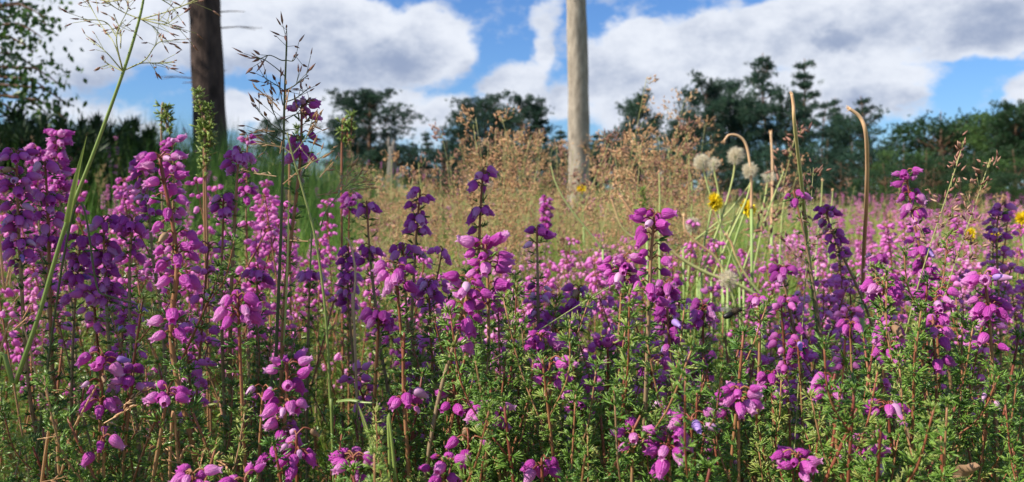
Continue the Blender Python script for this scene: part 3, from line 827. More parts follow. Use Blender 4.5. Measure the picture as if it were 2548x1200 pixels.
def make_tree(kind, seed):
    """unit tree, height 1"""
    global RNG
    keep = RNG; RNG = np.random.default_rng(seed)
    gt, gc = G(), G()
    lean = RNG.normal(0, .02, 2)
    tr = [(0, 0, -.03), (lean[0] * .5, lean[1] * .5, .35), (lean[0] + RNG.normal(0, .012), lean[1], .7), (lean[0] * 1.6, lean[1] * 1.6, .985)]
    path = Path(tr, 24)
    rt = {'tall': .013, 'layered': .013, 'round': .018, 'conic': .012, 'bush': .012, 'decid': .02}[kind]
    gt.tube(path.p, np.interp(np.linspace(0, 1, 24), [0, .08, .5, 1], [rt * 1.3, rt, rt * .7, .003]), 8, 0, .5)
    P_, D_, S_, T_ = [], [], [], []
    if kind in ('decid', 'bush'):
        n = 46 if kind == 'decid' else 34
        for i in range(n):
            z = .22 + .68 * RNG.random() if kind == 'decid' else .1 + .75 * RNG.random()
            th = RNG.random() * 6.28
            R = (.40 if kind == 'decid' else .5) * math.sqrt(max(.02, 1 - ((z - .5) / .55) ** 2)) * (.55 + .5 * RNG.random())
            p0, _ = path.at(np.array([path.len * (1 - max(.12, z - .22))])); p0 = p0[0]
            e = np.array([math.cos(th) * R, math.sin(th) * R, z])
            gt.tube(spline([p0, (p0 + e) / 2 + np.array([0, 0, -.02]), e], 5), np.linspace(.006, .0015, 5), 4, 0, .4, False)
            m = 46
            q = e + RNG.normal(0, .055, (m, 3)) * np.array([1, 1, .75])
            P_.append(q); D_.append(unit(q - e + np.array([0, 0, .03]))); S_.append(np.full(m, .023)); T_.append(np.full(m, .35 + RNG.normal(0, .16)))
        k, wid = 9, .55
    else:
        st, maxr, upang, nb = {'tall': (.40, .16, .25, 36), 'layered': (.22, .32, .10, 26), 'round': (.25, .30, .45, 40), 'conic': (.08, .20, .15, 44)}[kind]
        for i in range(nb):
            nw = {'tall': 10, 'layered': 8, 'round': 9, 'conic': 13}[kind]
            q_ = int(i * nw / nb); z = st + (.97 - st) * ((q_ + .35 + RNG.normal(0, .07)) / nw)
            f = (z - st) / (1 - st)
            prof = {'tall': (1 - f) ** .6 * (.35 + .65 * min(1, f * 3 + .35)), 'layered': (1 - f) ** .75, 'round': math.sqrt(max(.02, 1 - (f * 1.18 - .22) ** 2)) , 'conic': (1 - f) ** .9}[kind]
            ln = max(.03, maxr * prof * (.6 + .55 * RNG.random()))
            th = i * 2.4 + RNG.normal(0, .5)
            up = upang + .7 * f + RNG.normal(0, .12)
            p0, _ = path.at(np.array([path.len * (1 - z)])); p0 = p0[0]
            dr = np.array([math.cos(th), math.sin(th), up])
            e = p0 + dr * ln
            pts = spline([p0, p0 + dr * ln * .5 - np.array([0, 0, .018]), e], 6)
            gt.tube(pts, np.linspace(.0048 if kind != 'conic' else .003, .001, 6), 4, 0, .35, False)
            m = int((13 + 150 * ln) * {'tall': .62, 'layered': .8, 'conic': .8, 'round': 1.35}[kind])
            u = .35 + .65 * RNG.random(m) ** .7
            q = p0 + (e - p0) * u[:, None] + RNG.normal(0, 1, (m, 3)) * np.array([.034, .034, .011]) * (.45 + .8 * ln / .2)
            P_.append(q); D_.append(unit(dr * .6 + np.array([0, 0, .6]) + RNG.normal(0, .3, (m, 3)))); S_.append(np.full(m, .027) * (.8 + .5 * RNG.random(m))); T_.append(np.full(m, .4 + RNG.normal(0, .15)))
        k, wid = 15, .17
    pos, dd, ss, tt = map(np.concatenate, (P_, D_, S_, T_))
    tree_needles(gc, pos, dd, ss, k, wid, tt, .3 if kind == 'layered' else .1)
    RNG = keep
    return gt, gc


TREE_MESH = {}


def tree_mesh(kind, seed, crown):
    key = (kind, seed, crown)
    if key not in TREE_MESH:
        gt, gc = make_tree(kind, seed)
        TREE_MESH[key] = (gt.build('trunk', ['limb']), gc.build('crown', [crown]))
    return TREE_MESH[key]


# px, top py, distance, kind, seed, width factor, crown, name, label
TREES = [
    (680, 312, 80, 'round', 1, .8, 'needle', 'pine_tree', 'small faint pine far off behind the tallest dark heather spike'),
    (918, 246, 42, 'round', 2, 1.4, 'needle', 'pine_tree', 'broad rounded pine standing alone before the white cloud'),
    (858, 318, 46, 'round', 1, .9, 'needle', 'pine_tree', 'lower pine merging into the side of the broad rounded pine'),
    (975, 312, 47, 'layered', 3, 1.0, 'needle', 'pine_tree', 'pine with drooping side branches behind the grey stump'),
    (1062, 326, 52, 'conic', 4, 1.1, 'needle', 'pine_tree', 'small pointed conifer between the two broad pines'),
    (1100, 344, 50, 'conic', 5, 1.2, 'needle', 'pine_tree', 'second small pointed conifer, just lower than its neighbour'),
    (1028, 352, 55, 'conic', 4, 1.3, 'needle', 'pine_tree', 'lowest little conifer in the dip of the treeline'),
    (1158, 296, 45, 'round', 1, 1.0, 'needle', 'pine_tree', 'pine whose crown forms the shoulder of the big dark clump'),
    (1205, 260, 48, 'round', 2, 1.05, 'needle', 'pine_tree', 'big dark pine above the solitary heather spike'),
    (1250, 290, 50, 'layered', 6, .9, 'needle', 'pine_tree', 'ragged pine between the big dark pine and the feathery one'),
    (1298, 254, 55, 'round', 7, .9, 'needle', 'pine_tree', 'feathery open topped pine near the pale trunk'),
    (1345, 258, 55, 'conic', 5, 1.3, 'needle', 'pine_tree', 'dense pine just before the pale trunk'),
    (1392, 320, 50, 'conic', 4, 1.4, 'needle', 'pine_tree', 'low pine partly hidden by the pale trunk'),
    (1478, 330, 50, 'conic', 5, 1.5, 'needle', 'pine_tree', 'low dark pine emerging behind the pale trunk on its shaded side'),
    (1532, 342, 55, 'round', 1, 1.2, 'needle', 'pine_tree', 'low rounded pine behind the rusty grass'),
    (1590, 252, 52, 'round', 7, .75, 'needle', 'pine_tree', 'slim pine with an open bunched top above the rusty grass'),
    (1640, 322, 50, 'layered', 6, 1.0, 'needle', 'pine_tree', 'low ragged pine behind the rusty grass plumes'),
    (1694, 318, 48, 'round', 2, 1.0, 'needle', 'pine_tree', 'low dark pine where the rusty grass ends'),
    (1752, 216, 50, 'round', 7, .85, 'needle', 'pine_tree', 'tall pine with a small bunched crown above the seed heads'),
    (1815, 228, 52, 'round', 1, .7, 'needle', 'pine_tree', 'pine twin with tufted head next to the tallest pine'),
    (1782, 300, 46, 'layered', 3, 1.0, 'needle', 'pine_tree', 'dark pine filling the gap under the tufted twins'),
    (1858, 270, 50, 'round', 2, .9, 'needle', 'pine_tree', 'rounded pine at the foot of the tallest pine'),
    (1912, 132, 55, 'tall', 8, .95, 'needle', 'pine_tree', 'tallest pine, with a bare lower trunk and narrow crown'),
    (1996, 146, 54, 'conic', 9, 1.0, 'needle', 'pine_tree', 'second tallest pine, pointed, with tiered side branches'),
    (1955, 250, 50, 'round', 1, .8, 'needle', 'pine_tree', 'dark pine filling the notch between the two tallest'),
    (2036, 250, 48, 'layered', 6, .9, 'needle', 'pine_tree', 'dense pine leaning on the second tallest'),
    (2072, 242, 60, 'conic', 5, .9, 'needle', 'pine_tree', 'thin spire of a young pine behind the bent tan stalk'),
    (2112, 298, 50, 'round', 7, 1.0, 'needle', 'pine_tree', 'dark pine under the tip of the bent tan stalk'),
    (2165, 236, 46, 'layered', 3, 1.0, 'needle', 'pine_tree', 'pine with long flat tiered branches against the white cloud'),
    (2225, 318, 48, 'layered', 6, 1.1, 'needle', 'pine_tree', 'low spreading pine below the blue gap of sky'),
    (2285, 296, 44, 'decid', 1, 1.0, 'broadleaf', 'broadleaf_tree', 'round broadleaf tree at the near end of the leafy wood'),
    (2335, 274, 42, 'decid', 2, 1.1, 'broadleaf', 'broadleaf_tree', 'tallest rounded broadleaf tree in the leafy wood'),
    (2396, 292, 44, 'decid', 3, 1.0, 'broadleaf', 'broadleaf_tree', 'broadleaf tree sloping down from the tallest rounded one'),
    (2440, 312, 46, 'decid', 1, .9, 'broadleaf', 'broadleaf_tree', 'low broadleaf crown in the dip before the corner pines'),
    (2478, 292, 38, 'round', 7, 1.1, 'lightleaf', 'pine_tree', 'corner pine with a pale bare trunk under a light green crown'),
    (2522, 278, 36, 'round', 2, 1.05, 'broadleaf', 'pine_tree', 'taller corner pine cut by the picture edge with two tone trunk'),
    (2575, 270, 36, 'round', 1, 1.05, 'broadleaf', 'pine_tree', 'outermost pine at the picture edge'),
]
for i, (px, top, D, kind, seed, wf, crown, nm, label) in enumerate(TREES):
    X = (px - CX) / F_PX * D
    z0 = float(height(X, D))
    H = ZC + (HOR - top) / F_PX * D - z0
    r = tag(empty(nm, (X, D, z0), (0, 0, i * 1.7)), label, 'tree', 'trees along the far edge of the heath')
    r.scale = (H * wf, H * wf, H)
    tm, cm = tree_mesh(kind, seed, crown)
    obj('trunk', tm, r); obj('crown', cm, r)

BUSHES = [(x, t, D, s, c) for x, t, D, s, c in [
    (1440, 352, 40, 1, 'needle'), (1500, 350, 38, 2, 'needle'), (1570, 352, 40, 3, 'needle'), (1650, 350, 38, 1, 'needle'), (1720, 345, 40, 2, 'needle'),
    (1790, 365, 38, 3, 'needle'), (1850, 360, 40, 1, 'needle'), (1925, 352, 38, 2, 'needle'), (1990, 345, 37, 3, 'needle'), (2055, 345, 38, 1, 'needle'),
    (2115, 352, 36, 2, 'needle'), (2180, 356, 35, 3, 'needle'), (2245, 352, 33, 1, 'lightleaf'), (2300, 372, 31, 2, 'broadleaf'), (2360, 366, 32, 3, 'broadleaf'),
    (2420, 376, 31, 1, 'broadleaf'), (2475, 384, 32, 2, 'broadleaf'), (2535, 372, 31, 3, 'lightleaf'), (890, 352, 40, 1, 'needle'), (960, 350, 40, 2, 'needle'),
    (1040, 346, 42, 3, 'needle'), (1110, 350, 40, 1, 'needle'), (1180, 340, 42, 2, 'needle'), (1260, 338, 42, 3, 'needle'), (1330, 336, 42, 1, 'needle'), (1395, 350, 40, 2, 'needle'),
    (2210, 405, 28, 3, 'broadleaf'), (2320, 415, 27, 1, 'broadleaf'), (2440, 420, 27, 2, 'broadleaf'), (2560, 415, 27, 3, 'broadleaf'), (2090, 400, 30, 1, 'needle'), (1960, 400, 31, 2, 'needle'), (2285, 448, 11, 1, 'lightleaf'), (2345, 452, 11.5, 2, 'lightleaf'), (2392, 438, 11, 3, 'lightleaf'), (2450, 446, 12, 1, 'lightleaf'), (2520, 455, 12, 2, 'lightleaf')]]
BUSH_SAY = ['behind the shaded side of the pale trunk', 'in a gap of the rusty grass', 'below the slim open pine', 'behind the densest rusty plumes', 'at the end of the rusty grass', 'behind the white seed heads',
            'beneath the tufted twin pines', 'at the foot of the tallest pine', 'at the foot of the second tallest pine', 'behind the straight tan stalk', 'behind the bent tan stalk', 'below the flat tiered pine',
            'at the start of the leafy wood, light green', 'under the near end broadleaf tree', 'under the tallest broadleaf tree', 'below the dip of the leafy wood', 'behind the pale trunked corner pine', 'light green, under the outermost pine',
            'below the broad rounded pine', 'beside the grey stump', 'below the lowest little conifer', 'under the second pointed conifer', 'under the big dark clump', 'below the ragged pine', 'below the feathery pine', 'hugging the pale trunk',
            'low in front of the leafy wood start', 'low in front of the tallest broadleaf', 'low in front of the corner pines', 'low at the picture edge under the pines', 'low and dark behind the bent tan stalk foot', 'low and dark behind the straight tan stalk foot', 'pale green, small, on the heath just past the many whorled spike', 'pale green, lowest of the small ones on the heath', 'pale green, with the highest tip of the small ones', 'pale green, beside the highest tipped small one', 'pale green, small, near the picture edge']
for i, ((px, top, D, s, c), say) in enumerate(zip(BUSHES, BUSH_SAY)):
    X = (px - CX) / F_PX * D
    z0 = float(height(X, D)) - .05
    H = ZC + (HOR - top) / F_PX * D - z0
    r = tag(empty('thicket_bush', (X, D, z0), (0, 0, i * 2.1)), 'dense bush ' + say, 'bush', 'bushes under the far treeline')
    w = H * (1.0 + .3 * ((i * 7) % 3))
    r.scale = (w, w, H)
    tm, cm = tree_mesh('bush', s, c)
    obj('stem', tm, r); obj('crown', cm, r)


def pine_trunk(name, base, H, r0, lean, mat, label, twigs, crown_seed):
    root = tag(empty(name, tuple(base)), label, 'tree', None)
    g = G()
    zs = np.linspace(-.1, H, 70)
    px = np.array([(lean[0] * z / H + .012 * math.sin(z * 1.3), lean[1] * z / H + .01 * math.cos(z * 1.1), z) for z in zs])
    rad = r0 * (1 - .55 * np.clip(zs, 0, None) / H) * (1 + .18 * np.exp(-np.clip(zs, 0, None) / .12)) * (1 + .025 * np.sin(zs * 9) + .05 * np.maximum(0, np.cos(zs * 14)) ** 12)
    g.tube(px, rad, 24, 0, .5)
    obj('trunk', g.build('trunk', [mat]), root)
    for z, th, ln, up in twigs:
        g = G()
        p0 = np.array([np.interp(z, zs, px[:, 0]), np.interp(z, zs, px[:, 1]), z])
        d = np.array([math.cos(th), math.sin(th), up])
        s0 = p0 + d * r0 * .7
        e = s0 + d * ln
        m = (s0 + e) / 2 + np.array([0, 0, .03 * ln])
        g.tube(spline([s0, m, e], 8), np.linspace(.006, .002, 8), 5, 0, .4)
        if ln > .25: g.tube(spline([m, m + np.array([d[0] * .7, d[1] * .7, -.12]) * ln * .5], 3), [.004, .003, .002], 4, 0, .4)
        obj('twig', g.build('twig', ['limb']), root)
    # crown high above the frame
    gc = G(); gl = G()
    rs = np.random.default_rng(crown_seed)
    for i in range(30):
        z = H * (.66 + .34 * i / 30); th = i * 2.4; ln = .5 + 1.5 * math.sin(min(1, (z / H - .6) / .4 + .1) * 2.6)
        p0 = np.array([np.interp(z, zs, px[:, 0]), np.interp(z, zs, px[:, 1]), z]); d = np.array([math.cos(th), math.sin(th), .35])
        e = p0 + d * ln
        gl.tube([p0, (p0 + e) / 2, e], [.025, .018, .006], 5, 0, .4)
        m = 26
        q = p0 + (e - p0) * (.4 + .6 * rs.random((m, 1))) + rs.normal(0, .16, (m, 3))
        tree_needles(gc, q, unit(np.tile(d, (m, 1)) + np.array([0, 0, .4])), np.full(m, .17), 10, .10, np.full(m, .4 + rs.normal(0, .15)))
    obj('branch', gl.build('branch', ['limb']), root)
    obj('crown', gc.build('crown', ['needle']), root)
    return root


def on_ground(px, D, dz=0.0):
    X = (px - CX) / F_PX * D
    return np.array((X, D, float(height(X, D)) + dz))


DL, DR = 7.0, 8.5
kL = F_PX / DL
b = on_ground(527, DL)
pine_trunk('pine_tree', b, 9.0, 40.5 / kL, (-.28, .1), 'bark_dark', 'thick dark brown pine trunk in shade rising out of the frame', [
    (ZC + (470 - 200) / kL - b[2], PI + .15, .30, .03), (ZC + (470 - 207) / kL - b[2], PI - .1, .12, -.02), (ZC + (470 - 75) / kL - b[2], .1, .34, .02), (ZC + (470 - 38) / kL - b[2], -.15, .24, .0), (ZC + (470 - 190) / kL - b[2], .2, .05, .3)], 3)
kR = F_PX / DR
b = on_ground(1441, DR)
pine_trunk('pine_tree', b, 10.0, 27.5 / kR, (-.2, .1), 'bark_pale', 'slim pale grey pine trunk, sunlit on one side, with small knots', [(ZC + (470 - y_) / kR - b[2], a_, .035, .1) for y_, a_ in ((15, -1.9), (105, -1.4), (140, -2.5), (215, -1.7), (222, -.8), (300, -2.2), (372, -1.3))], 4)
# its neighbour to the side, whose shadow crosses the foreground heather
q0 = np.array((0.0, .515)) + 3.05 * np.array((S2.x, S2.y))
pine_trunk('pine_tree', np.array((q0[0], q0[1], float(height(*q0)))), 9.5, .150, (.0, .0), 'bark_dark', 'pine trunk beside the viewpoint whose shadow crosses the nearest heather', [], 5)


def leafy_tree(name, base, H, R, zc, nb, label, leaf, seed, per=70, size=.05, extra=()):
    """broadleaved tree with single modelled leaves"""
    root = tag(empty(name, tuple(base)), label, 'tree')
    rs = np.random.default_rng(seed)
    g, gc = G(), G()
    tr = spline([(0, 0, -.05), (.05, .03, H * .4), (-.04, .05, H * .75), (.02, 0, H * .97)], 20)
    g.tube(tr, np.linspace(.07, .012, 20), 10, 0, .5)
    for i in range(nb + len(extra)):
        v = unit(rs.normal(0, 1, 3)); rr = rs.random() ** .45
        e = np.array([v[0] * R * rr, v[1] * R * rr, zc + v[2] * (H - zc) * rr * .95])
        e[2] = max(e[2], .35)
        if i >= nb: e = np.asarray(extra[i - nb]) - np.asarray(base)
        zz = np.clip(e[2] - .5 * np.hypot(e[0], e[1]), .3, H * .9)
        p0 = np.array([np.interp(zz, tr[:, 2], tr[:, 0]), np.interp(zz, tr[:, 2], tr[:, 1]), zz])
        br = spline([p0, (p0 + e) / 2 + np.array([0, 0, .12]), e, e + (e - p0) * .12 + np.array([0, 0, -.15])], 9)
        g.tube(br, np.linspace(.016, .002, 9), 4, 0, .4, False)
        u = .35 + .65 * rs.random(per)
        idx = np.clip((u * 8).astype(int), 0, 8)
        p = br[idx] + rs.normal(0, .085, (per, 3))
        d = unit(rs.normal(0, .5, (per, 3)) + np.array([0, 0, -.55]))
        gc.inst(FLAT, frames(p, d, size * (.7 + .6 * rs.random(per)), None, size * .62), 0, .4 + rs.normal(0, .12) + rs.normal(0, .08, per))
    obj('trunk', g.build('trunk', ['limb']), root)
    obj('crown', gc.build('crown', [leaf]), root)


leafy_tree('birch_tree', (-4.55, 4.6, float(height(-4.55, 4.6))), 5.2, 1.75, 2.6, 170, 'leafy birch at the edge of the frame with small dark leaves', 'birchleaf', 11, 110, .036,
           [P(x, y, 4.4 + .5 * RNG.random()) for x, y in [(-60, 20), (-10, 60), (0, 10), (20, 40), (-20, 130), (-50, 180), (20, 190), (50, 212), (10, 235), (-40, 250), (30, 165), (-30, 90), (-60, 110), (-10, 200), (40, 240), (-5, 15)]])
leafy_tree('oak_tree', (-6.6, 6.0, float(height(-6.6, 6.0))), 6.2, 2.3, 3.4, 170, 'dense leafy oak beyond the frame edge that shades the dark pine', 'birchleaf', 12, 80, .075)


def gorse(base, H, W, n, label, seed):
    root = tag(empty('gorse_bush', tuple(base)), label, 'bush', 'gorse bushes on the bank')
    rs = np.random.default_rng(seed)
    g, gc = G(), G()
    for i in range(n):
        th = rs.random() * 6.28; rr = math.sqrt(rs.random()) * W
        h = H * (1 - .5 * (rr / W) ** 2) * (.6 + .45 * rs.random())
        b0 = np.array([math.cos(th) * rr * .4, math.sin(th) * rr * .4, 0])
        e = np.array([math.cos(th) * rr * 1.05 + rs.normal(0, .05), math.sin(th) * rr + rs.normal(0, .05), h])
        pth = spline([b0, b0 * .5 + e * .5 + np.array([0, 0, h * .12]), e], 12)
        g.tube(pth, np.linspace(.006, .0015, 12), 3, 0, .4, False)
        m = 80
        u = 3 + rs.random(m) * 8.0; ii = np.clip(u.astype(int), 0, 10)
        p = pth[ii] + (pth[ii + 1] - pth[ii]) * (u - ii)[:, None]
        t = unit(pth[ii + 1] - pth[ii])
        d = unit(t * .8 + rs.normal(0, .45, (m, 3)))
        gc.inst(DIA, frames(p, d, .075 * (.6 + .7 * rs.random(m)), None, .013), 0, .4 + rs.normal(0, .12) + rs.normal(0, .06, m))
    obj('stem', g.build('stem', ['limb']), root)
    obj('foliage', gc.build('foliage', ['gorse']), root)


for px, top, D, W, n, lab in [(20, 290, 4.6, .55, 95, 'dark gorse bush at the picture edge below the birch'), (140, 280, 4.8, .42, 70, 'dark gorse bush with long upright shoots beside the birch leaves'),
                               (235, 322, 5.0, .30, 55, 'small dark gorse bush crossed by the tall grass stem'), (285, 312, 5.4, .32, 50, 'spiky gorse bush between the tall grass stem and dark pine'),
                               (345, 352, 5.6, .28, 60, 'lowest gorse bush near the dark pine, green below'), (90, 330, 4.2, .5, 100, 'dark gorse bush behind the bright pink spike')]:
    b = on_ground(px, D)
    gorse(b, ZC + (HOR - top) / F_PX * D - b[2] + .05, W, n, lab, int(px))

# weathered stump on the far heath
b = on_ground(975, 12.0)
r = tag(empty('dead_stump', tuple(b)), 'weathered grey dead tree stump before the dark trees', 'stump')
g = G()
zz = np.linspace(-.1, ZC + (470 - 366) / F_PX * 12 - b[2], 12)
g.tube(np.stack([zz * .02, zz * 0, zz], 1), np.linspace(.085, .055, 12) * (1 + .08 * np.sin(zz * 9)), 12, 0, .5)
obj('trunk', g.build('trunk', ['deadwood']), r)
g = G()
for th, h in ((0, .16), (1.6, .09), (3.0, .2), (4.6, .06)):
    g.inst(SPIKE, frames([np.array([math.cos(th) * .03, math.sin(th) * .03, zz[-1] - .05])], [(0.05 * math.cos(th), .05 * math.sin(th), 1)], h, None, .07), 0, .5)
obj('broken_top', g.build('broken_top', ['deadwood']), r)

# ------------------------------------------------------------------ more heather: fillers, shoots, carpet


def packed_sprig(whorls, fol0, H, lod, side, seed, bl=.0050, bell=None, dens=1.0):
    """whole sprig in ONE G (stem 0, leaf 1, petal 2) or as separate parts"""
    global RNG
    keep = RNG; RNG = np.random.default_rng(seed)
    a = RNG.normal(0, .02, 2)
    path = Path([(0, 0, 0), (a[0] * .3, a[1] * .3, H * .5), (a[0] * .8, a[1] * .8, H * .8), (a[0] * 1.5, a[1] * 1.5, H)], 24)
    gs, gf, cl = sprig_meshes(path, whorls, fol0, dens, lod, bl, .0036, .00055, side, .22, RNG.random() * .3, .0042)
    out = []
    for g, mats, kinds in cl:
        c = G(); (V, L, S_, Mi, T) = g.packed(); c.raw(V[0], L[0], S_[0], 0, T[0])
        c.inst(bell or BELL_LO, mats, 1, .5 + RNG.normal(0, .12, len(mats)))
        out.append(c)
    RNG = keep
    return gs, gf, out


def wh_dense(n, sp, nb):
    sp *= 1.1; nb -= 1
    return [(.002 + i * sp, nb - (i % 3 == 1), 'o' if i == 0 else ('m' if i % 2 else 'd')) for i in range(n)]


VAR_SPEC = [(wh_dense(1, .01, 7), .02, 1), (wh_dense(2, .011, 7), .03, 1), (wh_dense(3, .012, 6), .05, 1), (wh_dense(4, .012, 6), .06, 0), (wh_dense(5, .0105, 7), .065, 0),
            (wh_dense(6, .0095, 7), .07, 0), (wh_dense(7, .0085, 7), .07, 0), ([(.002, 6, 'o'), (.006, 5, 'd'), (.03, 6, 'd')], .045, 1), ([(.002, 7, 'd'), (.022, 5, 'd'), (.034, 5, 'd')], .05, 1)]
H0 = .50
FILL = []
for i, (wh, f0, sd) in enumerate(VAR_SPEC):
    for rep in range(2):
        gs, gf, cl = packed_sprig(wh, f0, H0, 1, sd, 100 + i * 5 + rep)
        FILL.append((len(wh), gs.build('stem', ['stem']), gf.build('foliage', ['leaf']), [c.build('flower_cluster', ['stem', 'petal_far']) for c in cl]))

NUM = ['no', 'one', 'two', 'three', 'four', 'five', 'six', 'seven', 'eight']


def envelope(px):
    return float(np.interp(px, [-50, 100, 300, 500, 700, 850, 960, 1150, 1400, 1600, 1850, 2050, 2200, 2350, 2548, 2650],
                           [420, 400, 440, 430, 470, 500, 620, 640, 600, 600, 600, 560, 540, 510, 520, 520]))


# landmarks that the filler labels refer to: px range -> words
ZONES = [(-80, 100, 'beside the thick dark column'), (100, 220, 'around the tall green grass stem'), (220, 330, 'around the six whorled dark column'), (330, 400, 'between dark columns and the tall red stemmed spike'),
         (400, 500, 'behind the tall red stemmed spike'), (500, 600, 'below the big dark trunk'), (600, 690, 'before the tallest dark spike'), (690, 790, 'under the tallest dark spike'), (790, 880, 'by the wiry pale grass stem'),
         (880, 990, 'below the dry grass spray'), (990, 1120, 'around the five whorled dark spike'), (1120, 1280, 'below the solitary dark spike'), (1280, 1420, 'around the spike of hanging buds'), (1420, 1560, 'below the pale trunk'),
         (1560, 1690, 'around the wide spread pink top'), (1690, 1800, 'under the seed heads'), (1800, 1920, 'around the bee'), (1920, 2010, 'by the long red stem'), (2010, 2110, 'beside the slanting dark spike'),
         (2110, 2210, 'at the foot of the bent tan stalk'), (2210, 2330, 'under the many whorled purple spike'), (2330, 2440, 'between purple spike and heavy whorled heather'), (2440, 2700, 'at the heathery picture edge')]
ORD = ['first', 'second', 'third', 'fourth', 'fifth', 'sixth', 'seventh', 'eighth', 'ninth', 'tenth', 'eleventh', 'twelfth']
pending = []


def add_filler(px, py, D, v):
    T = P(px, py, D)
    n, sm, fm, cms = FILL[v]
    r = empty('heather_sprig', (0, 0, 0))
    tilt = Euler((RNG.normal(0, .13), RNG.normal(0, .16), RNG.random() * 6.28))
    R = tilt.to_matrix()
    tipl = Vector((0, 0, H0 * 1.0))
    sc = .92 + .2 * RNG.random()
    r.rotation_euler = tilt
    r.scale = (sc, sc, sc)
    r.location = Vector(T) - R @ (tipl * sc)
    obj('stem', sm, r); obj('foliage', fm, r)
    for c in cms: obj('flower_cluster', c, r)
    pending.append((r, px, py, D, n))


PW_FAR = np.array([1, 1, 1.5, 1.5, 2, 2, 2.5, 2.5, 3, 3, 3, 3, 2.5, 2.5, 1.5, 1.5, 1.5, 1.5]); PW_FAR /= PW_FAR.sum()
PW_NEAR = np.array([2, 2, 2, 2, 2, 2, 1.5, 1.5, 1, 1, 1, 1, .5, .5, 1.5, 1.5, 2, 2]); PW_NEAR /= PW_NEAR.sum()


def fill_all():
    # lit crowd behind on the left, then the rest; tops follow the outline of the heather in the photograph
    pts = []
    def spread(n, x0, x1, dmin, dmax, ylo, yhi, pw=1.0):
        for i in range(n):
            px = x0 + (x1 - x0) * (i + RNG.random()) / n
            D = dmin + (dmax - dmin) * RNG.random()
            py = envelope(px) + ylo + (yhi - ylo) * RNG.random() ** pw
            pts.append((px, py, D))
    spread(62, -30, 900, .58, 1.0, 0, 210)
    spread(9, -30, 700, .42, .54, 150, 400)
    spread(20, 900, 1350, .75, 1.2, 40, 250)
    spread(20, 900, 1350, .42, .62, 130, 420)
    spread(30, 1350, 1950, .62, 1.2, -20, 250)
    spread(22, 1350, 1950, .44, .6, 120, 400)
    spread(28, 1950, 2600, .62, 1.15, 10, 230)
    spread(24, 1950, 2600, .44, .62, 100, 400)
    for px, py, D in pts:
        far = D > .58
        v = int(RNG.choice(len(FILL), p=PW_FAR if far else PW_NEAR))
        z = P(px, py, D)[2]
        if z < .2: continue
        add_filler(px, py, D, v)


fill_all()


def label_pending(lst, cat, grp, phrase):
    by = {}
    for it in lst:
        z = next((w for a, b, w in ZONES if a <= it[1] < b), ZONES[-1][2])
        by.setdefault((phrase(it), z), []).append(it)
    for (ph, z), its in by.items():
        its.sort(key=lambda t: t[1])
        for i, it in enumerate(its):
            lab = f'{ph} {z}' if len(its) == 1 else f'{ph} {z}, {ORD[min(i, 11)]} from left'
            tag(it[0], lab, cat, grp)


def sprig_phrase(it):
    _, px, py, D, n = it
    sh = -0.375 * (px - CX) / F_PX * D + .927 * D
    shade = 'shaded' if .35 < sh < .62 else 'sunlit'
    return f'{shade} {NUM[n]}-whorled heather'


label_pending(pending, 'heather', GRP, sprig_phrase)

# leafy shoots without flowers -----------------------------------------
SHOOT = []
for i in range(8):
    keep = RNG; RNG = np.random.default_rng(300 + i)
    a = RNG.normal(0, .025, 2)
    path = Path([(0, 0, 0), (a[0] * .3, a[1] * .3, .25), (a[0] * .8, a[1] * .8, .40), (a[0] * 1.6, a[1] * 1.6, .5)], 40)
    gs, gf, _ = sprig_meshes(path, [], .001, 1.15, 0, .006, .004, .0005, [0, 1, 2, 3, 4, 3, 2, 5][i], .26, [.0, .06, .0, .14, .06, .18, .03, .1][i], .0029)
    RNG = keep
    SHOOT.append((gs.build('stem', ['stem']), gf.build('foliage', ['leaf'])))
HAND_SHOOTS = [(800, 965, .30, 0), (660, 985, .32, 1), (875, 1035, .31, 0), (1412, 845, .335, 4), (1450, 872, .335, 3), (1388, 870, .34, 7), (1480, 960, .31, 5), (1545, 930, .31, 4), (1580, 850, .33, 2), (1640, 900, .32, 6),
               (1225, 770, .33, 1), (1262, 790, .33, 2), (1190, 880, .31, 3), (1290, 860, .32, 7), (1330, 930, .31, 5), (1250, 930, .30, 4), (1710, 800, .35, 0), (1550, 1010, .29, 3), (1510, 1100, .28, 7), (1440, 1090, .28, 5),
               (2022, 1050, .30, 0), (2360, 660, .37, 1), (2312, 682, .37, 2), (2385, 770, .35, 4), (2420, 830, .33, 6), (2520, 830, .34, 3), (2540, 950, .32, 7), (2400, 930, .31, 5), (2290, 870, .33, 1), (2350, 1010, .30, 4),
               (2480, 1040, .30, 6), (2410, 1110, .28, 7), (2530, 1090, .29, 5), (2260, 980, .31, 2), (2300, 1110, .29, 3), (2190, 930, .32, 1), (2080, 1000, .31, 2), (2150, 870, .33, 0), (130, 640, .33, 1), (100, 760, .31, 3),
               (70, 905, .29, 7), (120, 1000, .29, 4), (20, 960, .30, 2), (40, 1110, .28, 5), (480, 870, .32, 2), (470, 960, .31, 6), (500, 1040, .30, 1), (590, 880, .32, 3), (560, 1000, .31, 2), (420, 1060, .29, 4), (300, 1120, .28, 1),
               (985, 880, .32, 1), (1040, 870, .33, 0), (1085, 800, .34, 2), (1060, 960, .31, 4), (960, 1010, .30, 1), (930, 1080, .29, 3), (1020, 1110, .28, 2), (1150, 1060, .29, 7), (1200, 1120, .28, 5), (1290, 1060, .29, 6),
               (1780, 970, .31, 0), (1760, 1080, .29, 3), (1900, 1020, .30, 1), (1930, 1110, .29, 2), (1620, 1040, .29, 4), (1880, 900, .33, 2), (2460, 860, .34, 2), (700, 1060, .33, 2), (740, 1010, .34, 0)]
shoots = []
